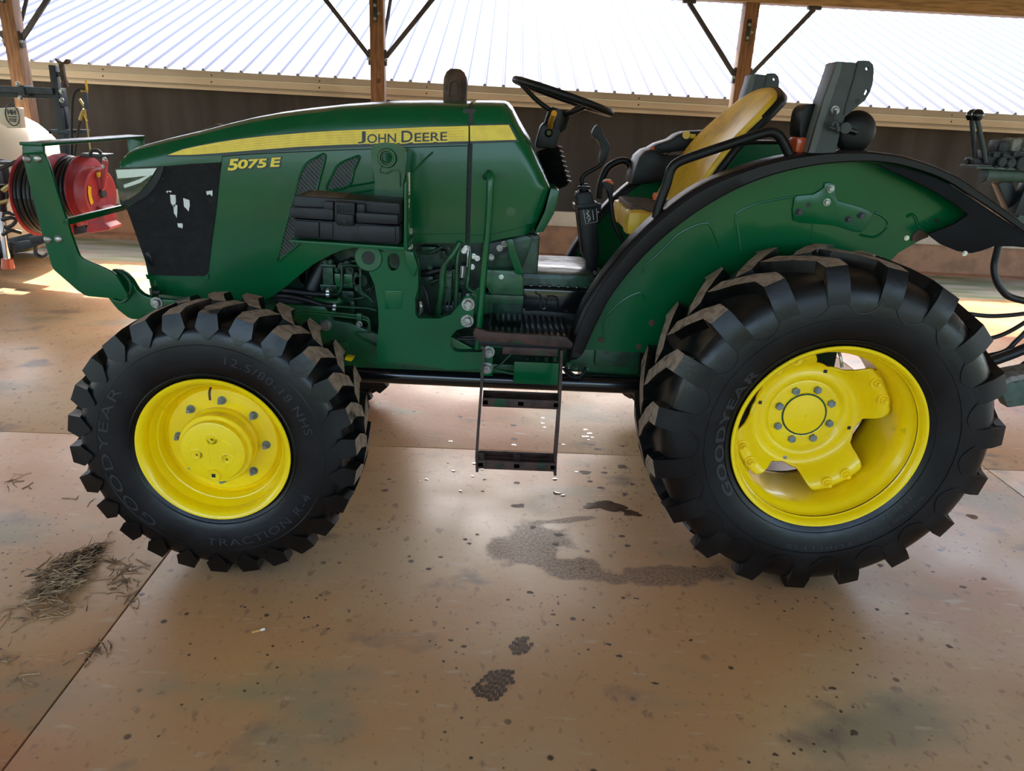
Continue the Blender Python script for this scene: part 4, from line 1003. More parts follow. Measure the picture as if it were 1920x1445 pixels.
# ---------------- front guard (brush bar)
arm_px = [(41, 276), (41.5, 272), (80, 270), (81, 287), (90, 304), (104, 351), (116, 389), (127, 420), (135, 445), (145, 472), (149, 480), (155, 485.5), (180, 496), (208, 509), (215, 514), (220, 520), (239, 553), (239, 557), (236, 559.5), (203.5, 559), (165, 555.5), (158, 553), (145, 544.5), (102, 507), (98, 501), (95.5, 495), (91, 478), (83, 453), (73, 418), (58, 358), (48, 320), (42.5, 297)]
YA = .42; YB = 1.17
arm = prism('guard_arm', arm_px, YA, YA+.014, GREEN, TR, .002)
o2 = prism_xz('guard_arm', [(lambda q: (q.x, q.z))(P(x, y, YA)) for x, y in arm_px], YB, YB+.014, GREEN, TR, .002)
a, b = P(41.5, 273, YA), P(80, 270, YA)
zt = (a.z+b.z)/2
box('guard_top_bar', ((a.x+b.x)/2, (YA+YB)/2, zt+.003), (abs(b.x-a.x)+.006, YB-YA+.02, .012), GREEN, TR, Matrix.Rotation(0, 3, 'Y'), .003)
tubepx('guard_weld', [(43, 289, YA), (80, 287, YA)], .004, GREEN, arm, 1, 6)
c1 = P(122, 416, YA)
box('guard_cross_bar', (c1.x, (YA+YB)/2, c1.z), (.022, YB-YA, .022), GREEN, TR, None, .003)
for x, y in ((51, 298), (71, 297), (90, 449), (110, 448)): bolt('carriage_bolt', P(x, y, YA), .0145, .009, STEEL, arm, dome=True, washer=0)
casto = [(204, 509), (212, 506), (221, 506), (235, 513), (246, 526), (257, 544), (266, 552), (277, 557), (300, 561), (330, 563), (330, 600), (290, 597), (270, 597), (255, 599), (246, 598), (239, 595), (221, 581), (210, 568), (200, 555)]
fc = prism('front_casting', casto, .47, .50, GREEN, TR, .004); mir(fc)
tubepx('casting_lip', [(212, 507, .465), (222, 508, .465), (234, 516, .465), (244, 530, .465), (246, 545, .465), (240, 558, .465), (228, 566, .465), (212, 562, .465)], .006, GREEN_D, fc, 5, 8)
bolt('front_bolt', P(294, 567, .47), .0165, .016, STEEL, fc)
boxpx('front_hinge', 279, 540, 287, 562, .50, .55, GREEN_D, TR, .003); boxpx('front_hinge_pin', 285, 545, 300, 553, .49, .5, BLACK, TR, .003)

# ---------------- grab rail
tubepx('grab_rail', [(910, 331, .56), (915, 325, .50), (919, 328, .455), (919, 340, .44), (915, 420, .43), (908, 500, .42), (901, 580, .41), (895, 654, .40)], .0128, GREEN, TR, 6, 14)

# ---------------- lower platform (ribbed), riser and upper floor
zp = P(980, 640, .28).z
xl, xr = P(897, 632, .28).x, P(1072, 648, .28).x
pf = box('step_platform', ((xl+xr)/2, .46, zp-.012), (xr-xl, .36, .024), BLACK, TR, None, .006)
for k in range(13):
    x = xl+.04+(xr-xl-.06)*k/12; box('platform_rib', (x, .47, zp+.003), (.012, .32, .009), BLACK_G, pf, None, .003)
prism('platform_edge', [(888, 622), (893, 615), (915, 622), (1062, 632), (1075, 645), (1072, 652), (895, 639), (888, 633)], .265, .285, RUSTB, pf, .003)
box('platform_bracket', ((xl+xr)/2+.02, .33, zp-.045), ((xr-xl)*.6, .05, .03), RUSTB, pf, None, .006)
for x in (930, 990, 1030): boxpx('platform_clip', x-12, 644, x+12, 652, .29, .32, GREEN, pf, .004)
zu = P(1050, 543, .64).z
x0_, x1_ = P(981, 560, .64).x, 1.75
up = box('upper_floor', ((x0_+x1_)/2, .9, zu-.05), (x1_-x0_, .52, .1), BLACK, TR, None, .01)
prism('floor_riser', [(980, 541), (1120, 548), (1100, 592), (980, 577)], .625, .645, BLACK_G, up, .006)
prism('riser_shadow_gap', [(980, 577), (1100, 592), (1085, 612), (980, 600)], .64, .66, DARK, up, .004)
tubepx('riser_emboss', [(1005, 545, .623), (1005, 550, .623), (1012, 553, .623), (1014, 558, .623), (1014, 575, .623), (1022, 578, .623), (1024, 560, .623), (1026, 555, .623), (1044, 557, .623), (1046, 575, .623)], .003, BLACK_G, up, 3, 6)
for k in range(16):
    x = x0_+.03+k*.037; box('floor_rib', (x, .91, zu+.003), (.013, .48, .009), BLACK_G, up, None, .003)

# ---------------- hanging ladder
lx0, lx1 = P(904, 660, .28).x, P(1050, 660, .28).x
def strap(name, pts, w_, m=RUSTB):
    bm = bmesh.new(); P3 = [P(*p) for p in pts]
    vs = [[bm.verts.new(p+V((sx*.005, sy*w_/2, 0))) for sx, sy in ((-1, -1), (1, -1), (1, 1), (-1, 1))] for p in P3]
    for a_, b_ in zip(vs, vs[1:]):
        for k in range(4): bm.faces.new([a_[k], a_[(k+1) % 4], b_[(k+1) % 4], b_[k]])
    bm.faces.new(vs[0]); bm.faces.new(vs[-1][::-1]); return bmobj(name, bm, m, TR)
strap('ladder_side', [(908, 645, .34), (905, 690, .33), (902, 735, .30), (897, 800, .28), (894, 850, .265), (895, 878, .26)], .06, RUSTB)
strap('ladder_side', [(1052, 652, .34), (1051, 690, .33), (1049, 740, .30), (1045, 800, .28), (1041, 850, .265), (1040, 885, .26)], .06, RUSTB)
def tread(ya, yf, Yb, Yf):
    """ya/yf pixel rows of the back and front edges at the tread middle"""
    c0 = P(972, ya, Yb); c1_ = P(970, yf, Yf); z = (c0.z+c1_.z)/2
    xa = P(905 if ya < 800 else 896, (ya+yf)/2, (Yb+Yf)/2).x; xb = P(1047 if ya < 800 else 1041, (ya+yf)/2, (Yb+Yf)/2).x
    xm = (xa+xb)/2; D = Yf-Yb; w_ = xb-xa
    t = box('ladder_tread', (xm, Yf+.006, z), (w_, .012, .035), RUSTB, TR, None, .004)
    box('tread_rail', (xm, Yb-.006, z), (w_, .012, .03), RUSTB, t, None, .004)
    for x in (xa+.012, xm, xb-.012): box('tread_bar', (x, (Yb+Yf)/2, z), (.028 if x == xm else .024, abs(D), .024), RUSTB, t, None, .004)
    for k in range(3):
        for s_ in (-1, 1):
            box('tread_slat', (xm+s_*w_*.24, Yf+(Yb-Yf)*(k+.75)/3.6, z+.004), (w_*.41, .020, .012), RUSTB, t, Matrix.Rotation(.35, 3, 'X'), .003)
tread(729, 768, .36, .27); tread(841, 886, .32, .225)

# ---------------- fenders
ftop = [(1066, 676), (1070, 645), (1079, 612), (1088, 588), (1101, 562), (1130, 519), (1166, 474), (1206, 431), (1252, 391), (1299, 357), (1346, 333), (1393, 316), (1430, 304), (1470, 294.5), (1515, 287.5), (1564, 283), (1622, 283), (1660, 287), (1694, 292), (1744, 307), (1780, 322), (1809, 337), (1852, 368), (1890, 395), (1935, 428)]
flow = [(1084, 672), (1093, 664), (1101, 648), (1110, 627), (1122, 602), (1144, 560), (1180, 512), (1220, 469), (1262, 432), (1308, 398), (1354, 370), (1400, 347), (1440, 332), (1478, 321), (1520, 312), (1564, 306), (1622, 303), (1660, 305), (1694, 311), (1744, 326), (1780, 342), (1809, 361), (1852, 388), (1890, 414), (1935, 446)]
YFo, YFi = .40, .50
def fender():
    T = cr([(P(x, y, YFo).x, P(x, y, YFo).z) for x, y in ftop], 3); Lw = cr([(P(x, y, YFo).x, P(x, y, YFo).z) for x, y in flow], 3)
    rows = []
    for t_, l_ in zip(T, Lw):
        d = (l_-t_)
        sec = [(YFi+.01, t_+d*.05), (.46, t_+d*.0), (.425, t_+d*.0), (.409, t_+d*.015), (.402, t_+d*.07), (.398, t_+d*.16), (.396, t_+d*.2), (.3985, t_+d*.24), (.3985, t_+d*.88), (.402, t_+d*.97), (.41, t_+d)]
        rows.append([V((p.x, y, p.y)) for y, p in sec])
    n = len(rows[0]); vs = [v for r in rows for v in r]; fs = []
    for i in range(len(rows)-1):
        for j in range(n-1): fs.append((i*n+j, i*n+j+1, (i+1)*n+j+1, (i+1)*n+j))
    o = mk('fender_cover', vs, fs, BLACK_F, TR, 32)
    so_ = o.modifiers.new('thickness', 'SOLIDIFY'); so_.thickness = .006; so_.offset = -1
    return o
fen = fender(); fen2 = mir(fen)
so_ = fen2.modifiers.new('thickness', 'SOLIDIFY'); so_.thickness = .006; so_.offset = -1
# green inner wall of the fender
T = [(P(x, y, YFo).x, P(x, y, YFo).z) for x, y in ftop]
Lo = [(P(x, y, YFo).x, P(x, y, YFo).z) for x, y in flow]
wall_top = [((a[0]*.55+b[0]*.45), (a[1]*.55+b[1]*.45)) for a, b in zip(T, Lo)][:22]
e1 = [P(1818, 402, YFi), P(1742, 440, YFi), P(1684, 473, YFi), P(1600, 560, YFi), P(1400, 640, YFi), P(1205, 660, YFi), P(1098, 655, YFi)]
gw = prism_xz('fender_wall', wall_top+[(p.x, p.z) for p in e1], YFi-.004, YFi+.004, GREEN, TR, 0); mir(gw)
def emb(px, r=.004, m=GREEN): return tube('pressed_line', [P(x, y, YFi-.004) for x, y in px], r, m, gw, 4, 6)
emb([(1131, 640), (1132, 600), (1150, 578), (1172, 560), (1200, 548), (1210, 560)]); emb([(1205, 512), (1208, 500), (1240, 470), (1270, 440), (1300, 424), (1322, 418), (1332, 424), (1342, 446), (1350, 465)])
emb([(1378, 432), (1379, 408), (1386, 396), (1420, 381), (1460, 373), (1492, 368)]); emb([(1379, 410), (1384, 440), (1388, 470)]); emb([(1523, 420), (1520, 450)], .002)
pl_px = [(1486, 395), (1490, 370), (1497, 366), (1525, 364), (1536, 358), (1545, 352), (1547, 343), (1553, 341.5), (1563, 342), (1566, 346), (1566, 368), (1571, 376), (1590, 381), (1612, 387), (1630, 395), (1636, 401), (1633, 412), (1622, 430), (1614, 436), (1600, 434), (1580, 427), (1560, 422), (1530, 420), (1500, 418), (1488, 413)]
fp = prism('fender_plate', [tuple(p) for p in pl_px], YFi-.013, YFi-.004, GREEN, gw, .003)
for x, y, m in ((1557, 354, STEEL), (1550, 379, STEEL), (1498, 397, GREYP), (1591, 411, GREYP), (1615, 404, GREYP)): bolt('plate_bolt', P(x, y, YFi-.013), .010, .012, m, fp)
lathe('plate_hole', [(.009, 0), (0, 0)], P(1516, 384, YFi-.0135), DARK, fp, 12)
emb([(1612, 440), (1640, 444), (1660, 430), (1664, 415), (1650, 402), (1640, 398)], .005)
emb([(1700, 406), (1708, 402), (1716, 408), (1722, 424), (1738, 432)], .006); emb([(1736, 416), (1746, 408), (1762, 414), (1770, 424), (1764, 430), (1744, 429)], .005)
for x, y, m in ((1757, 413, DARK), (1700, 446, CLIP)): bolt('wall_bolt', P(x, y, YFi-.005), .007, .004, m, gw)
for x, y, m in ((1127, 637, RUST), (1222, 605, RUST), (1198, 650, RUST)): bolt('wall_bolt', P(x, y, YFi-.005), .009, .006, m, gw)
prism('mud_flap_tab', [(1712, 440), (1724, 430), (1738, 437), (1742, 444), (1722, 452), (1710, 452)], YFi-.012, YFi-.004, RUST, gw, .002)
# dark rear extension of the cover
ext_px = [(1640, 306), (1694, 314), (1744, 329), (1780, 345), (1809, 364), (1852, 391), (1890, 416), (1935, 448), (1940, 466), (1900, 462), (1864, 462), (1839, 471), (1821, 475), (1796, 471), (1765, 458), (1740, 439), (1790, 420), (1816, 402), (1790, 382), (1750, 358), (1700, 334)]
ex_ = prism('fender_extension', [tuple(p) for p in ext_px], .41, .425, BLACK_E, TR, .003); mir(ex_)
bolt('extension_rivet', P(1809, 475, .41), .007, .004, CLIP, ex_)

# ---------------- steering wheel and column
sc_ = P(1056, 181, YC)
tilt = radians(15.5)
nrm = V((sin(tilt), 0, cos(tilt))); ax1 = V((cos(tilt), 0, -sin(tilt))); ax2 = V((0, 1, 0))
RWH = .198
ring = [sc_+ax1*RWH*cos(2*pi*k/48)+ax2*RWH*sin(2*pi*k/48) for k in range(49)]
sw = tube('steering_wheel', ring, .0145, BLACK, TR, 1, 12)
hubp = P(1045, 222, YC)
for a in (180, 60, -60):
    e = sc_+ax1*RWH*.95*cos(radians(a))+ax2*RWH*.95*sin(radians(a))
    tube('wheel_spoke', [hubp+nrm*.01, hubp*.5+e*.5-nrm*.004, e], lambda t: .011-.003*t, BLACK, sw, 4, 8)
cyl('wheel_hub', hubp-nrm*.045, hubp+nrm*.035, .046, BLACK, sw, 24, .01)
prism('column_shroud', [(1019, 229), (1030, 232), (1052, 240), (1050, 252), (1047, 262), (1042, 280), (1003, 277), (1008, 255), (1013, 238)], .855, .945, BLACK, TR, .012)
c = P(1029, 249, .855); lathe('key_switch', [(.017, .01), (.017, -.004), (.012, -.008), (.009, -.004), (.0, -.004)], c, BLACK_G, TR, 20)
tubepx('light_stalk', [(1031, 240, .87), (1033, 228, .80), (1039, 212, .72)], .011, AMBER, TR, 1, 14)
b0, b1 = P(1026, 279, YC), P(1046, 352, YC); vs = []; fs = []
dirb = (b1-b0); nb = 8; prof_ = []
for k in range(nb*2+1):
    prof_.append((k/(nb*2), .052+(.010 if k % 2 else -.006)))
e1_ = dirb.normalized().orthogonal().normalized(); e2_ = dirb.normalized().cross(e1_)
for t_, r_ in prof_:
    for q in range(24): vs.append(b0+dirb*t_+(e1_*cos(2*pi*q/24)+e2_*sin(2*pi*q/24))*r_)
for k in range(len(prof_)-1):
    for q in range(24): fs.append((k*24+q, k*24+(q+1) % 24, (k+1)*24+(q+1) % 24, (k+1)*24+q))
mk('column_bellows', vs, fs, BLACK, TR, 20)

# ---------------- loader joystick tower
YJ = .88
tw = prism('joystick_tower', [(1079, 368), (1081, 361), (1110, 358), (1114, 376), (1121, 384), (1122, 430), (1124, 478), (1120, 492), (1122, 522), (1100, 524), (1098, 490), (1092, 480), (1086, 430), (1080, 385)], YJ-.045, YJ+.045, BLACK, TR, .014)
prism('tower_clamp', [(1076, 384), (1122, 380), (1123, 390), (1078, 395)], YJ-.05, YJ+.05, BLACK, tw, .006)
boxpx('tower_clamp_lug', 1119, 382, 1127, 397, YJ-.02, YJ+.02, BLACK, tw, .004)
tubepx('tower_cable', [(1080, 386, YJ-.05), (1084, 420, YJ-.05), (1090, 475, YJ-.05)], .006, RUST, tw, 3, 8)
for y, r in ((346, .018), (351, .026), (356, .022), (360, .03)):
    c = P(1095, y, YJ); cyl('boot_ring', c-V((0, 0, .004)), c+V((0, 0, .004)), r, BLACK, tw, 18, .002)
tubepx('joystick_rod', [(1092, 348, YJ), (1091, 335, YJ), (1098, 326, YJ), (1112, 318, YJ), (1124, 311, YJ), (1130, 302, YJ)], .0085, BLACK, tw, 6, 10)
prism('joystick_grip', [tuple(p) for p in cr([(1111, 246), (1120, 234), (1128, 240), (1131, 251), (1143, 272), (1141, 288), (1135, 304), (1124, 302), (1127, 279), (1120, 263), (1111, 257)], 4, True)], YJ-.022, YJ+.022, BLACK, tw, .008)
wl = [P(x, y, YJ-.0455) for x, y in [(1094, 391), (1118, 388), (1120, 415), (1098, 420), (1094, 391)]]
tube('tower_label_line', wl, .0012, WHITE, tw, 1, 4)
for pts in ([(1100, 393), (1104, 397), (1099, 400), (1105, 404), (1100, 408), (1106, 412), (1102, 416)], [(1103, 395), (1101, 402), (1107, 408), (1104, 414)]):
    tube('tower_label_line', [P(x, y, YJ-.0455) for x, y in pts], .0011, WHITE, tw, 3, 4)
tube('tower_label_line', [P(x, y, YJ-.0455) for x, y in [(1111, 394), (1113, 412)]], .0011, WHITE, tw, 1, 4)
bolt('tower_bolt', P(1115, 512, YJ-.046), .008, .006, STEEL, tw)
# gear lever
tubepx('gear_lever', [(1137, 345, .74), (1144, 368, .74), (1147, 392, .74), (1151, 415, .74), (1160, 438, .74), (1173, 460, .74)], .0085, BLACK, TR, 5, 10)
prism('lever_grip', [(1130, 342), (1138, 339), (1150, 344), (1150, 356), (1149, 380), (1143, 380), (1141, 360), (1133, 352)], .725, .755, BLACK, TR, .006)
prism('lever_cap', [(1131, 341), (1136, 337), (1146, 337), (1151, 343), (1150, 347), (1138, 341)], .722, .758, ORANGE, TR, .004)
tubepx('fender_lever', [(1245, 395, .60), (1236, 385, .60), (1232, 374, .60)], .008, BLACK, TR, 3, 8); c = P(1231, 368, .60)
lathe('lever_knob', [(0, -.016), (.012, -.013), (.016, 0), (.013, .012), (0, .015)], c, ORANGE, TR, 14, 'Z')
# fender grab handles
h1 = tubepx('fender_handle', [(1230, 408, .44), (1238, 378, .44), (1250, 345, .44), (1258, 318, .44), (1272, 304, .44), (1300, 293, .44), (1360, 273, .44), (1430, 250, .44), (1452, 249, .44), (1466, 262, .44), (1480, 290, .44)], .0165, BLACK, TR, 6, 12)
tubepx('fender_handle', [(1122, 372, 1.3), (1126, 345, 1.3), (1137, 318, 1.3), (1152, 306, 1.3), (1168, 301, 1.3), (1179, 307, 1.3), (1183, 328, 1.3)], .0165, BLACK, TR, 6, 12)
# ---------------- control console beyond the seat
cn = prism('side_console', [tuple(p) for p in [(1182, 347), (1187, 326), (1191.5, 312), (1199, 294), (1212, 283), (1222, 280), (1234, 281), (1246, 291), (1270, 292), (1330, 285), (1340, 320), (1252, 336), (1221, 345)]], 1.12, 1.32, BLACK, TR, .02)
prism('console_panel', [(1216, 281), (1234, 270), (1259, 262), (1271, 253), (1287, 247), (1325, 245), (1355, 245), (1340, 282), (1271, 286), (1240, 288)], 1.2, 1.34, BLACK, cn, .01)
prism('console_top', [(1246, 292), (1262, 285), (1285, 283), (1282, 292), (1250, 305)], 1.15, 1.19, SEATB, cn, .004)
cyl('console_knob', P(1287, 253, 1.17), P(1287, 253, 1.22), .017, KNOBY, cn, 16); boxpx('console_switch', 1295, 251, 1304, 260, 1.18, 1.2, KNOBY, cn, .002)
cyl('console_lever', P(1223, 283, 1.14), P(1224, 275, 1.14), .009, ORANGE, cn, 10)
boxpx('console_pad', 1322, 243, 1350, 300, 1.16, 1.25, BLACK, cn, .01)

# ---------------- seat
def seat_surface(name, m, off, u1=1.0, thick=.02, parent=TR):
    nu, nv = 20, 24; vs = []; fs = []
    for j in range(nv+1):
        v = j/nv
        for i in range(nu+1):
            u = -1+2*i/nu
            hw = .275*(1-.14*v**2.2-.85*max(v-.84, 0)**1.2)
            x = 1.655+.285*v+.03*sin(pi*v)*-1-.055*abs(u)**2.5*(1-.35*v)+off
            z = 1.235+.455*v-.035*abs(u)**3*max(v-.6, 0)*2+.012*(1-u*u)*v
            if abs(u) < .55: x += .012*cos(pi*u/1.1)*sin(pi*min(max((v-.1)/.75, 0), 1))
            vs.append(V((x, YC-.03+hw*u*u1, z)))
    for j in range(nv):
        for i in range(nu): a = j*(nu+1)+i; fs.append((a, a+1, a+nu+2, a+nu+1))
    o = mk(name, vs, fs, m, parent, 60); so_ = o.modifiers.new('thickness', 'SOLIDIFY'); so_.thickness = thick; so_.offset = 0; return o
sb = seat_surface('seat_backrest', SEATY, 0, 1, .022)
sh = seat_surface('seat_shell', BLACK, .03, .99, .034)
bm = bmesh.new(); add_box(bm, (1.60, YC, 1.185), (.36, .46, .095), None, .035); cu = bmobj('seat_cushion', bm, SEATY, TR)
for y_ in (.74, 1.06): box('cushion_bolster', (1.455, y_, 1.19), (.10, .14, .10), SEATY, cu, None, .035)
mt = box('seat_mat', (1.585, YC, 1.238), (.32, .36, .018), SEATB, cu, Matrix.Rotation(.03, 3, 'Y'), .007)
for k in range(9): box('mat_ridge', (1.585, YC-.15+.0375*k, 1.247), (.30, .012, .008), SEATB, mt, Matrix.Rotation(.03, 3, 'Y'), .003)
box('seat_base', (1.63, YC, 1.08), (.3, .36, .14), BLACK, TR, None, .02)
box('seat_pedestal', (1.66, YC, .97), (.3, .4, .16), GREEN_D, TR, None, .02)

# ---------------- folded roll bar stubs with lamp, cover and clamp
rb_px = [(1515, 287), (1544, 188), (1562, 138), (1568, 118), (1573, 115), (1607, 118), (1611, 113.5), (1630, 114), (1637, 121), (1638.5, 135), (1636, 159), (1630, 175), (1622, 188), (1600, 206), (1584, 219), (1577, 240), (1566, 287)]
def rollbar(y0, y1, far):
    w_ = lambda x, y: (lambda p: (p.x, p.z))(P(x, y, .40))
    pts = [w_(*p) for p in rb_px]
    hole = [w_(*p) for p in cr([(1620, 177), (1624, 168), (1627, 166), (1628, 172), (1624, 178)], 3, True)]
    h2 = [w_(*p) for p in circ_px(1626, 129, 3.2)]
    o = prism_xz('roll_bar', pts, y0, y0+.012, GREYP, TR, 0, [hole, h2]+([[w_(*p) for p in circ_px(1632, 124, 3)]] if False else []))
    prism_xz('roll_bar_web', [w_(*p) for p in [(1515, 287), (1544, 188), (1562, 138), (1568, 118), (1573, 115), (1579, 117), (1574, 140), (1557, 190), (1527, 287)]], y0-.005, y1, GREYL, o, .004)
    prism_xz('roll_bar_cheek', [w_(*p) for p in [(1527, 287), (1557, 190), (1574, 140), (1579, 116), (1605, 119), (1596, 160), (1578, 215), (1562, 287)]], y1-.012, y1, GREYP, o, .003)
    tube('roll_bar_seam', [V((w_(*p)[0], y0-.001, w_(*p)[1])) for p in [(1608, 119), (1600, 150), (1588, 190), (1582, 216)]], .0025, DARK, o, 3, 6)
    for x, y in ((1607, 190),):
        q = w_(x, y); lathe('roll_bar_hole', [(.009, -.0005), (0, -.0005)], (q[0], y0, q[1]), DARK, o, 14)
    q = w_(1565, 207); bolt('roll_bar_pin', V((q[0], y0, q[1])), .011, .02, STEEL, o)
    return o
rollbar(.40, .49, False); rollbar(1.31, 1.40, True)
# retaining clip
for px in ([(1556, 238, .38), (1566, 241, .37), (1578, 240, .37), (1586, 238, .37)], [(1560, 236, .36), (1564, 228, .36), (1569, 232, .36), (1572, 246, .36)], [(1566, 207, .385), (1565, 225, .375), (1568, 240, .37)]):
    tubepx('hitch_pin', px, .006, GREYP, TR, 4, 8)
cyl('hitch_pin_head', P(1586, 240, .36), P(1586, 240, .42), .018, GREYP, TR, 14)
# lamp housing and amber lens
prism('lamp_housing', [tuple(p) for p in cr([(1500, 255), (1503, 215), (1511, 200), (1524, 195), (1532, 198), (1526, 225), (1516, 256)], 3, True)], .46, .56, BLACK, TR, .012)
prism('amber_lens', [(1492, 283), (1495, 262), (1499, 257), (1512, 258), (1515, 263), (1509, 287), (1494, 287)], .45, .53, AMBERL, TR, .008)
box('lamp_bracket', P(1520, 262, .52), (.05, .03, .14), BLACK, TR, None, .008)
# round dished cover behind the roll bar
dc = P(1606, 248, .50)
lathe('dished_cover', [(.0, -.016), (.03, -.015), (.055, -.008), (.068, .0), (.073, .010), (.069, .012), (.064, .006), (.05, -.0), (.0, -.008)], dc, BLACK, TR, 32)
tubepx('cover_arm', [(1580, 240, .44), (1592, 244, .46), (1604, 248, .48)], .010, BLACK, TR, 3, 8)

# ================================================================== THINGS AROUND THE TRACTOR
# ---------------- black tool box on the loader tray
TB = root('tool_box', (P(650, 460, .22).x, .32, P(650, 462, .22).z), 'black plastic tool box sitting on the green tray beside the hood', 'tool box')
def tbp(name, px, Y0, Y1, m=BLACK_T, bevel=.005, parent=TB): return prism(name, px, Y0, Y1, m, parent, bevel)
bd = tbp('box_body', [(549, 410), (749, 424), (749, 457), (743, 459), (556, 446), (551, 442)], .225, .385)
tbp('body_panel', [(552, 413), (598, 416), (598, 446), (555, 443)], .218, .23, BLACK_T, .004, bd); tbp('body_panel', [(670, 421), (742, 425), (741, 456), (671, 452)], .218, .23, BLACK_T, .006, bd); tbp('body_panel', [(600, 416), (624, 418), (624, 448), (600, 446)], .220, .23, BLACK_T, .003, bd)
ld = tbp('box_lid', [(551, 369), (556, 366), (748, 381), (750, 386), (749, 420), (549, 407)], .235, .405, BLACK_T, .008)
tbp('lid_rim', [(542, 388), (612, 391), (625, 394), (625, 413), (545, 408), (542, 402)], .205, .24, BLACK_T, .004, ld)
tbp('lid_rim', [(666, 398), (746, 403), (746, 421), (668, 418)], .205, .24, BLACK_T, .004, ld)
tbp('lid_block', [(607, 378), (625, 378), (625, 396), (607, 394)], .208, .24, BLACK_T, .004, ld); tbp('lid_block', [(668, 382), (684, 383), (684, 400), (668, 399)], .208, .24, BLACK_T, .004, ld)
la = tbp('box_latch', [(627, 378), (665, 381), (664, 423), (632, 421), (627, 414)], .195, .235, BLACK, .004)
tbp('latch_tongue', [(631, 400), (662, 403), (662, 424), (632, 423)], .188, .20, BLACK, .004, la); tbp('latch_slot', [(635, 404), (657, 406), (657, 408), (635, 406)], .1865, .19, DARK, .0008, la)
tbp('latch_hole', [(642, 412), (648, 412.5), (648, 418), (642, 417.5)], .1865, .19, DARK, .0008, la)
for k in range(9): tbp('latch_grip', [(631+k*3.7, 384), (632.5+k*3.7, 384.1), (632.5+k*3.7, 399), (631+k*3.7, 398.8)], .192, .197, BLACK, .0006, la)
tbp('lid_top', [(553, 368), (575, 365), (645, 371), (560, 372)], .25, .40, SEATB, .003, ld)

# ---------------- sprayer trailer at the left, seen end-on
SPR = root('sprayer_trailer', (P(30, 500, 4.6).x, 4.9, 0), 'trailer sprayer with cream plastic tank, red hose reels and dark steel mast', 'sprayer')
YS = 4.75
ct = P(-70, 335, 5.1); topz = P(0, 199, 5.1).z; rt = topz-ct.z
edge = P(121, 350, 5.1).x
L0 = edge-ct.x
prof_t = [(rt*sqrt(max(1-(t_**3.6), 0)), L0*t_) for t_ in [0, .15, .3, .45, .58, .7, .8, .88, .94, .975, .992, 1.0]]
prof_t = [(r, y-1.6) for r, y in [(rt*.0, -.05), (rt*.5, 0), (rt*.86, .1), (rt*.98, .25), (rt, .5)]]+prof_t
tk = lathe('tank', prof_t, (ct.x, 5.1, ct.z), TANK, SPR, 48, 'X', 60)
prism('tank_boss', [(-10, 203), (33, 201), (35, 204), (39, 240), (14, 240), (-10, 226)], 4.60, 4.68, TANK, tk, .02)
lg = P(23, 216, 4.596)
tube('tank_logo_ring', [lg+V((.058*cos(2*pi*k/24), 0, .085*sin(2*pi*k/24))) for k in range(25)], .004, DECAL_K, tk, 1, 6)
v_, f_, ar = text_fit('HH', .06); mk('tank_lettering', [lg+V((-.035+.07*u, -.003, .005+.04*v)) for u, v in v_], f_, DECAL_K, tk, recalc=False)
for dz in (-.012, -.03): box('tank_logo_bar', lg+V((0, -.002, dz)), (.075 if dz > -.02 else .065, .004, .008), DECAL_K, tk, None, .001)
v_, f_, ar = text_fit('FAB', .03); mk('tank_lettering', [lg+V((-.03+.06*u, -.003, -.055+.018*v)) for u, v in v_], f_, DECAL_K, tk, recalc=False)
for x in (-.25, .35): tube('tank_band', [V((ct.x+x-.4, 5.1+(rt+.004)*sin(2*pi*k/40), ct.z+(rt+.004)*cos(2*pi*k/40))) for k in range(41)], .012, TANK, tk, 1, 6)
# mast and cross arms
YM = 4.55
def bar(name, a, b, w_, m, parent=SPR, d=None):
    a, b = V(a), V(b); v = b-a; rot = v.to_track_quat('X', 'Z').to_matrix(); return box(name, (a+b)/2, (v.length, d or w_, w_), m, parent, rot, .004)
mast = bar('mast', P(100, 122, YM), P(134, 376, YM), .055, BLACKST)
bar('mast_rear', P(112, 175, YM+.06), P(128, 250, YM+.06), .06, BLUESTEEL)
bar('mast_rear', P(122, 240, YM+.06), P(128, 300, YM+.06), .04, BLACKST)
ba = bar('boom_arm', P(-40, 165, YM-.03), P(101, 171, YM-.03), .05, BLUESTEEL); bar('boom_arm', P(-40, 175, YM+.03), P(106, 181, YM+.03), .04, BLACKST)
boxpx('boom_clamp', 31, 159, 47, 179, YM-.07, YM+.07, BLUESTEEL, SPR, .005)
for x, y in ((33, 157), (38, 184), (115, 171), (116, 188)): bolt('boom_bolt', P(x, y, YM-.07), .015, .02, STEEL, SPR)
boxpx('mast_plate', 109, 165, 119, 200, YM-.03, YM+.05, BLUESTEEL, SPR, .004)
bar('cross_tube', P(93, 246.5, YM-.05), P(168, 246.5, YM-.05), .032, BLUESTEEL); boxpx('cross_tube_cap', 90, 243, 95, 251, YM-.07, YM-.03, BLACK, SPR, .003)
boxpx('cross_clamp', 122, 242, 131, 252, YM-.08, YM, BLUESTEEL, SPR, .004)
# hook holder on top of the mast
bar('holder_arm', P(102, 139, YM), P(118, 139, YM), .035, BLACKST); bar('holder_stem', P(115, 120, YM), P(121, 158, YM), .034, RUST)
bar('holder_stem', P(121, 150, YM-.02), P(123, 163, YM-.02), .04, RUST)
prism('holder_fork', [(102, 109), (104, 110), (109, 115), (118, 116), (123, 110), (126, 111), (125, 118), (120, 120), (108, 119), (104, 114)], YM-.03, YM+.03, RUST, SPR, .005)
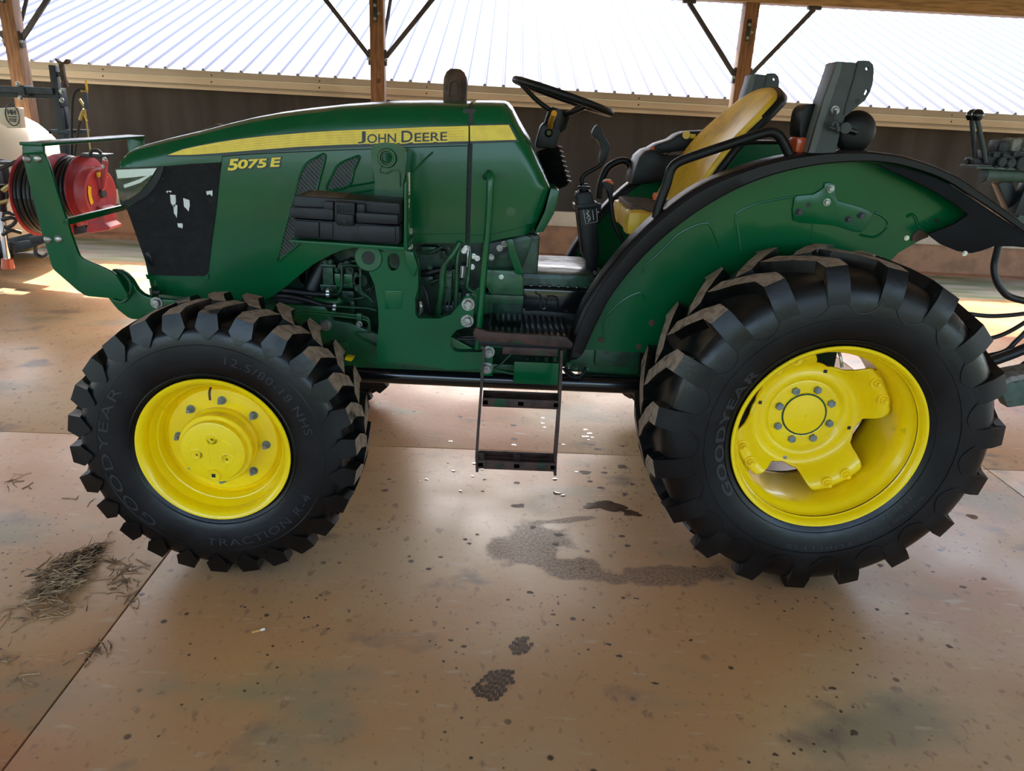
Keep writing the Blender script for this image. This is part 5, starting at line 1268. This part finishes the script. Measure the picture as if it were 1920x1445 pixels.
# spray gun and hoses hanging on the cross tube
tubepx('spray_hose', [(134, 300, YM-.1), (134, 245, YM-.1), (135, 200, YM-.1), (138, 178, YM-.1), (144, 169, YM-.1), (153, 168, YM-.1), (160, 170, YM-.1)], .013, RUBH, SPR, 6, 10)
tubepx('spray_hose', [(140, 290, YM-.1), (145, 255, YM-.1), (148, 235, YM-.1), (152, 222, YM-.1)], .010, RUBH, SPR, 6, 10)
tubepx('gun_wand', [(170, 284, YM-.1), (166, 255, YM-.1), (162, 225, YM-.1), (159, 200, YM-.1)], .007, BRASS, SPR, 4, 8)
bar('gun_body', P(160, 172, YM-.1), P(163, 205, YM-.1), .03, BLUESTEEL, SPR); bar('gun_handle', P(149, 185, YM-.1), P(158, 200, YM-.1), .018, BRASS, SPR)
tubepx('gun_tip', [(160, 150, YM-.1), (163, 165, YM-.1), (162, 172, YM-.1)], .009, KNOBY, SPR, 3, 8); cyl('gun_fitting', P(152, 170, YM-.1), P(164, 172, YM-.1), .016, BRASS, SPR, 10)
tubepx('gun_fitting', [(150, 225, YM-.1), (154, 212, YM-.1), (158, 205, YM-.1)], .015, BRASS, SPR, 3, 8); tubepx('gun_trigger', [(156, 212, YM-.1), (160, 220, YM-.1), (163, 227, YM-.1)], .008, KNOBY, SPR, 3, 8)
# hose reels
def reel(name, c, r, width, axis, hose_r, parent=SPR):
    """two flanges on an axis with wound hose between"""
    ax = V(axis).normalized(); e1 = ax.cross(V((0, 0, 1))).normalized(); e2 = e1.cross(ax); c = V(c)
    def disc(nm, cc, rr, th, m, prof=None, par=parent):
        vs = []; fs = []; N = 40; pr = [(0, -th/2), (rr*.3, -th/2), (rr*.9, -th/2), (rr, -th*.2), (rr, th*.2), (rr*.9, th/2), (rr*.3, th/2), (0, th/2)]
        if prof: pr = prof
        for k in range(N):
            for a_, h_ in pr: vs.append(cc+ax*h_+(e1*cos(2*pi*k/N)+e2*sin(2*pi*k/N))*a_)
        n = len(pr)
        for k in range(N):
            for i in range(n-1): fs.append((k*n+i, k*n+i+1, ((k+1) % N)*n+i+1, ((k+1) % N)*n+i))
        o = mk(nm, vs, fs, m, par, 40)
        bm_ = bmesh.new(); bm_.from_mesh(o.data); bmesh.ops.remove_doubles(bm_, verts=bm_.verts, dist=1e-5); bmesh.ops.recalc_face_normals(bm_, faces=bm_.faces); bm_.to_mesh(o.data); bm_.free(); finish(o.data, 40)
        return o
    fr = disc(name, c+ax*width/2, r, .02, RED)
    disc('reel_flange', c-ax*width/2, r, .02, RED, None, fr)
    n = max(3, int(width/(hose_r*2)))
    for k in range(n):
        cc = c+ax*(-width/2+width*(k+.5)/n)
        tube('wound_hose', [cc+(e1*cos(2*pi*q/32)+e2*sin(2*pi*q/32))*(r*.88+.006*sin(k*2.1)) for q in range(33)], hose_r, RUBH, fr, 1, 8)
    disc('reel_drum', c, r*.6, width, RUBH, None, fr)
    return fr, disc, ax
YRl = 4.1
c1_ = P(97, 368, YRl)
f1, d1, a1 = reel('hose_reel', c1_+V((-.05, .05, 0)), .335, .22, (1, -.02, 0), .018)
c2_ = P(163, 357, YRl+.15)
f2, d2, a2 = reel('hose_reel', c2_+V((-.09, .02, .0)), .29, .20, (.99, -.12, 0), .018)
cc = P(179, 362, YRl-.02)
d2('reel_cover', cc, .215, .10, RED, [(.0, -.05), (.2, -.05), (.215, -.03), (.215, .03), (.205, .05), (.19, .055), (.17, .045), (.0, .05)], f2)
d2('reel_shaft', cc+a2*.06, .035, .04, GREYP, None, f2)
for ang0, r_ in ((75, .15), (180, .15)):
    e1 = a2.cross(V((0, 0, 1))).normalized(); e2 = e1.cross(a2)
    pts = []
    for k in range(7):
        a_ = radians(ang0+(k-3)*9); pts.append((cos(a_), sin(a_)))
    vs = [cc+a2*.054+(e1*-p[0]+e2*p[1])*q for q in (r_-.02, r_+.02) for p in pts]; fs = [(k, k+1, 8+k, 7+k) for k in range(6)]
    mk('reel_label', vs, fs, KNOBY, f2, recalc=False)
prism('reel_arm', [(187, 338), (191, 298), (196, 297), (199, 303), (196, 350), (190, 360)], YRl-.06, YRl-.02, RED, f2, .006)
prism('reel_stand', [(166, 392), (180, 385), (196, 392), (196, 418), (207, 426), (205, 431), (168, 437), (161, 434), (164, 420)], YRl-.10, YRl+.10, RED, f2, .008)
for x, y in ((196, 298), (193, 312), (196, 417)): bolt('reel_bolt', P(x, y, YRl-.06), .012, .012, STEEL, f2)
boxpx('valve_block', 150, 287, 198, 297, YRl+.1, YRl+.25, BLACKST, SPR, .006); tubepx('valve_hose', [(168, 292, YRl+.1), (172, 283, YRl+.1), (182, 282, YRl+.1), (190, 288, YRl+.1)], .014, RUBH, SPR, 5, 10)
# frame, hoses, jack and wheel on the left edge
fr_ = bar('trailer_frame', P(-30, 470, YS-.4), P(110, 436, YS-.4), .10, BLACKST, SPR, .08); bar('trailer_frame', P(60, 450, YS-.5), P(165, 428, YS-.5), .06, BLACKST, SPR)
prism('frame_plate', [(18, 455), (80, 448), (84, 456), (24, 477)], YS-.52, YS-.48, BLACKST, SPR, .005)
jack = tubepx('jack_leg', [(0, 372, 4.2), (6, 430, 4.2), (14, 490, 4.2)], .028, CHROME, SPR, 1, 12); tubepx('jack_tube', [(-3, 345, 4.2), (2, 395, 4.2)], .045, BLACKST, jack, 1, 12)
cyl('jack_foot', P(13, 484, 4.2), P(15, 503, 4.2), .045, AMBERL, jack, 14, .006, .055)
for px in ([(-5, 300, 4.25), (20, 305, 4.2), (35, 315, 4.2), (28, 340, 4.2), (12, 355, 4.2), (-5, 365, 4.2)], [(0, 325, 4.2), (14, 350, 4.2), (10, 380, 4.2), (0, 395, 4.2)], [(0, 398, 4.2), (20, 400, 4.2), (30, 412, 4.2), (20, 424, 4.2), (0, 430, 4.2)], [(4, 412, 4.15), (22, 408, 4.15), (40, 415, 4.2), (46, 424, 4.2)], [(5, 440, 4.15), (20, 432, 4.15), (40, 436, 4.2)], [(-6, 318, 4.1), (12, 312, 4.1), (30, 303, 4.12), (42, 303, 4.15)], [(66, 462, 4.2), (68, 476, 4.2), (80, 482, 4.2), (90, 475, 4.2)]):
    tubepx('plumbing_hose', px, .016, RUBH, SPR, 6, 8)
tubepx('brass_fitting', [(5, 357, 4.15), (14, 350, 4.15), (24, 345, 4.15)], .02, BRASS, SPR, 1, 10); tubepx('brass_fitting', [(0, 380, 4.1), (14, 376, 4.1)], .016, BRASS, SPR, 1, 10)
boxpx('manifold', -8, 302, 30, 310, 4.1, 4.2, BLACKST, SPR, .006); boxpx('manifold', -8, 312, 8, 345, 4.15, 4.25, BLACKST, SPR, .008)
wc = P(-32, 470, 4.62)
RWt = wc.z; twheel = lathe('trailer_tyre', [(.18, -.12), (.2, -.13), (RWt-.07, -.13), (RWt-.02, -.11), (RWt, -.06), (RWt, .06), (RWt-.02, .11), (RWt-.07, .13), (.2, .13), (.18, .12)], (wc.x, 4.62, RWt), RUB, SPR, 48, 'Y', 40)
lathe('trailer_rim', [(.19, -.12), (.17, -.10), (.15, -.03), (.05, -.03), (.0, -.03)], (wc.x, 4.62, RWt), TANK, twheel, 32)
for k in range(9): lathe('tyre_groove', [(RWt+.002, -.052+.013*k), (RWt+.002, -.046+.013*k)], (wc.x, 4.62, RWt), DARK, twheel, 40)
w2 = V((P(40, 468, 5.4).x, 5.4, .30)); tw2 = lathe('trailer_tyre', [(.16, -.1), (.27, -.1), (.30, -.05), (.30, .05), (.27, .1), (.16, .1)], w2, SEATY, SPR, 40)

# ---------------- implement hitched behind the tractor, mostly out of frame on the right
IMP = root('mounted_implement', (4.0, .9, 0), 'implement behind the tractor with black lever valve on a faded green tube frame', 'implement')
YV = .80
vb = boxpx('valve_body', 1856, 283, 1990, 316, YV-.05, YV+.05, VALVE, IMP, .008)
for a in ((1862, 262, 1882, 286), (1886, 258, 1905, 284), (1908, 258, 1926, 284)):
    c0 = P((a[0]+a[2])/2, (a[1]+a[3])/2, YV); box('valve_cap', c0, (P(a[2], a[1], YV).x-P(a[0], a[1], YV).x, .08, abs(P(a[0], a[1], YV).z-P(a[0], a[3], YV).z)), GREYDUST if a[0] > 1870 else VALVE, vb, None, .014)
for x, y, r in ((1912, 306, .028), (1890, 305, .018), (1873, 303, .018), (1926, 300, .02)): c0 = P(x, y, YV-.05); cyl('valve_spool', c0, c0+V((0, -.025, 0)), r, VALVE, vb, 16)
for x, y in ((1862, 290), (1880, 290), (1900, 288), (1865, 312), (1885, 313), (1902, 312)): bolt('valve_bolt', P(x, y, YV-.05), .008, .012, VALVE, vb)
boxpx('lever_mount', 1827, 296, 1860, 310, YV-.04, YV+.03, VALVE, IMP, .008); tubepx('lever_pivot', [(1812, 303, YV), (1830, 302, YV), (1862, 304, YV)], .012, VALVE, IMP, 1, 10)
for x0, y0, x1, y1, dY in ((1829, 302, 1822, 222, 0), (1849, 305, 1832, 222, -.05)):
    lv = tubepx('control_lever', [(x0, y0, YV+dY), ((x0+x1)/2, (y0+y1)/2, YV+dY), (x1, y1, YV+dY)], .0095, GREYP, IMP, 2, 8)
    kc = P(x1+1, y1-6, YV+dY); lathe('lever_knob', [(0, -.022), (.014, -.019), (.022, -.006), (.021, .008), (.012, .02), (0, .023)], kc, BLACK_G, lv, 18, 'Z')
ft = tubepx('frame_tube', [(1846, 327, YV), (1880, 328, YV), (2100, 336, YV)], .026, OLDGREEN, IMP, 1, 16)
cyl('tube_end', P(1843, 327, YV), P(1852, 327.5, YV), .031, OLDGREEN, ft, 16); boxpx('valve_plate', 1831, 316, 1990, 319, YV-.06, YV+.06, OLDGREEN, IMP, .002)
for px in ([(1876, 338, YV+.05), (1890, 372, YV+.05), (1904, 404, YV+.05)], [(1932, 338, YV), (1918, 372, YV), (1906, 402, YV)]): bar('frame_leg', P(*px[0]), P(*px[-1]), .05, BLACKST, IMP, .05)
bar('frame_upright', P(1906, 398, YV+.05), V((4.0, YV+.05, .75)), .06, OLDGREEN, IMP)
prism('lower_link', [(1872, 724), (1895, 708), (2100, 670), (2100, 735), (1890, 765)], .50, .56, OLDGREEN, IMP, .008)
prism('link_top', [(1870, 722), (1895, 706), (2100, 668), (2100, 680), (1895, 716), (1874, 728)], .48, .58, GREYDUST, IMP, .004)
bar('implement_leg', V((4.0, .85, .80)), V((4.05, .85, .0)), .08, OLDGREEN, IMP)
bar('implement_foot', V((3.95, .85, .02)), V((4.4, .85, .02)), .04, OLDGREEN, IMP, .2)
bar('implement_beam', V((3.3, .53, .62)), V((4.0, .85, .70)), .08, OLDGREEN, IMP)
for px, r in (([(1877, 440, .7), (1870, 470, .68), (1864, 500, .66), (1868, 525, .65), (1880, 545, .65), (1895, 557, .65), (1930, 566, .65)], .014),
              ([(1800, 586, .75), (1850, 592, .75), (1890, 591, .75), (1935, 586, .75)], .009),
              ([(1820, 640, .7), (1865, 632, .7), (1895, 620, .7), (1935, 596, .7)], .009),
              ([(1820, 672, .65), (1880, 660, .65), (1905, 640, .65), (1935, 610, .65)], .010),
              ([(1820, 690, .62), (1885, 668, .62), (1935, 648, .62)], .022),
              ([(1820, 715, .58), (1872, 708, .58), (1900, 698, .58), (1935, 672, .58)], .013)):
    tubepx('hydraulic_hose', px, r, RUBH, IMP, 6, 10)

# ---------------- small things and marks on the floor
FLO = bpy.data.objects['floor']
def blob(name, px, py, rx, ry, m, z=.0006, n=14, jit=.25, parent=FLO, rot=0.0):
    c = G(px, py); pts = []
    for k in range(n):
        a = 2*pi*k/n; j = 1+random.uniform(-jit, jit); x, y = rx*j*cos(a), ry*j*sin(a)
        pts.append((c.x+x*cos(rot)-y*sin(rot), c.y+x*sin(rot)+y*cos(rot)))
    pts = [(p.x, p.y) for p in cr(pts, 2, True)]
    vs = [(x, y, z) for x, y in pts]+[(c.x, c.y, z*1.6)]; N = len(pts)
    return mk(name, vs, [(k, (k+1) % N, N) for k in range(N)], m, parent, 60, recalc=False)
for (x, y, w_) in [(845, 827, 5), (850, 883, 6), (890, 869, 7), (964, 834, 6), (1018, 783, 7), (1018, 793, 5), (1020, 801, 5), (1057, 833, 5), (800, 899, 5), (786, 902, 4), (864, 921, 6), (1040, 899, 8), (1044, 925, 10), (1055, 929, 6), (905, 880, 5), (886, 893, 5), (1080, 885, 5), (1822, 968, 12), (1098, 805, 6), (1105, 812, 7), (1100, 818, 6), (1110, 820, 5), (1094, 818, 5), (1103, 824, 4)]:
    blob('water_spot', x, y, w_*.0017, w_*.0015, WATER, .0009, 9, .35)
for (x, y, w_) in [(1135, 945, 22), (1150, 951, 26), (1112, 949, 18), (1185, 962, 18)]: blob('wet_patch', x, y, w_*.0022, w_*.0014, WET, .0008, 12, .3)
for (x, y, w_) in [(1098, 886, 17), (1120, 842, 14), (1108, 833, 9), (1167, 875, 17), (1133, 886, 10), (1106, 902, 10), (1126, 914, 11), (1172, 926, 8), (1186, 908, 8), (1165, 1005, 8), (1176, 1023, 8), (962, 797, 13), (964, 823, 11), (862, 781, 9), (968, 905, 10), (722, 919, 9), (730, 898, 6), (908, 899, 6), (905, 921, 6), (972, 948, 16), (1000, 988, 8), (1046, 1002, 12), (1042, 1020, 8), (1168, 836, 8)]:
    blob('mud_spot', x, y, w_*.0016, w_*.0011, MUD, .0005, 11, .3)
for (x, y) in [(873, 1011), (880, 1019), (895, 1002), (768, 1043), (840, 868), (826, 1044), (805, 1066), (952, 1124), (995, 1110), (1038, 1152), (1302, 1062), (1352, 1080), (1296, 1200), (1142, 1208), (1162, 1230), (1228, 1281), (1650, 1060), (1644, 1142), (1780, 1212), (1750, 1072), (1845, 1085), (1455, 1415), (1805, 1100), (1560, 1290), (1690, 990), (1700, 1150), (870, 1212), (845, 1200)]:
    w_ = random.uniform(5, 9); blob('mud_spot', x, y, w_*.0013, w_*.0009, MUD, .0005, 9, .4)
# boot prints: sole lugs stamped in damp mud
def bootprint(name, px, py, length, width, rot, label, cat='footprint', cut=None):
    c = G(px, py); vs = []; fs = []; d = V((cos(rot), sin(rot))); nn = V((-sin(rot), cos(rot)))
    step = .0205; n = int(length/step)+3
    for i in range(-n, n+1):
        for j in range(-n, n+1):
            u = (i+.5*(j % 2))*step+.004*sin(j*1.7); v = j*step*.62
            e = (u/(length/2))**2+(v/(width/2*(1-.25*u/(length/2))))**2
            if e > .95 or random.random() < .06: continue
            k = len(vs); s = step*.60
            for a, q_ in ((0, 1.0), (1.05, .62), (2.1, .62), (pi, 1.0), (4.2, .62), (5.24, .62)):
                q = d*(u+s*q_*cos(a)*random.uniform(.8, 1.1))+nn*(v+s*.74*sin(a)*random.uniform(.8, 1.1))
                vs.append((c.x+q.x, c.y+q.y, .0008))
            fs.append(tuple(range(k, k+6)))
    o = mk(name, vs, fs, DAMP, None, recalc=False); return tag(o, label, cat)
bp1 = bootprint('boot_print', 929, 1281, .155, .10, radians(55), 'larger damp boot sole print at the front of the floor')
bp2 = bootprint('boot_print', 977, 1210, .085, .075, radians(60), 'small damp boot heel print nearer the ladder')
# loose straw heap
def straw_obj(name, n, fn, label, cat):
    vs = []; fs = []
    for _ in range(n):
        (x, y, z), a, L_, tl = fn(); r = random.uniform(.0008, .0017)
        d = V((cos(a)*cos(tl), sin(a)*cos(tl), sin(tl))); s = d.cross(V((0, 0, 1))).normalized()*r; up_ = V((0, 0, r*1.6)); c = V((x, y, max(z, .001)))
        bend = V((random.uniform(-.2, .2)*L_, random.uniform(-.2, .2)*L_, 0))
        k = len(vs)
        for t_, o_ in ((-.5, V()), (0, bend), (.5, V())):
            p = c+d*L_*t_+o_; p.z = max(p.z, .0008); vs += [p-s, p+up_, p+s]
        for q in (0, 3):
            fs += [(k+q, k+q+1, k+q+4, k+q+3), (k+q+1, k+q+2, k+q+5, k+q+4), (k+q, k+q+3, k+q+5, k+q+2)]
    o = mk(name, vs, fs, STRAW, None, recalc=False); return tag(o, label, cat, None, 'stuff')
hc0, hc1 = G(92, 1112), G(175, 1035)
def fh_():
    t_ = random.gauss(.45, .27); c = hc0.lerp(hc1, t_); w_ = .055*(1-.45*max(t_, 0)); x, y = c.x+random.gauss(0, w_*.6), c.y+random.gauss(0, w_*.7)
    hz = max(0, .05*(1-abs(t_-.35)*1.3))*random.random()
    return (x, y, hz), random.gauss(.9, .8), random.uniform(.03, .10), random.gauss(0, .18)
sc0 = [(215, 1085), (240, 1090), (250, 1060), (30, 1160), (120, 1150), (90, 1060), (245, 1130), (10, 1240), (40, 1270), (150, 1225), (195, 1215), (230, 1110), (235, 1075), (215, 1060), (30, 905), (150, 940)]
def fs_():
    x, y = random.choice(sc0); p = G(x+random.gauss(0, 14), y+random.gauss(0, 9)); return (p.x, p.y, .001), random.uniform(0, pi), random.uniform(.02, .09), 0
straw_obj('straw_heap', 1040, lambda: fs_() if random.random() < .13 else fh_(), 'loose heap of dry brown straw with stray stalks beside the front wheel', 'straw')
# cigarette butt
ca, cb = G(472.5, 1185, .004), G(496.5, 1178.5, .004)
cg = root('cigarette_butt', (ca+cb)/2*1, 'cigarette butt with orange filter lying on the concrete', 'cigarette butt')
mid = ca.lerp(cb, .66); cyl('filter_tip', ca, mid, .0039, CORK, cg, 12, .0005); cyl('paper_end', mid, cb, .0039, PAPER, cg, 12, .0005)
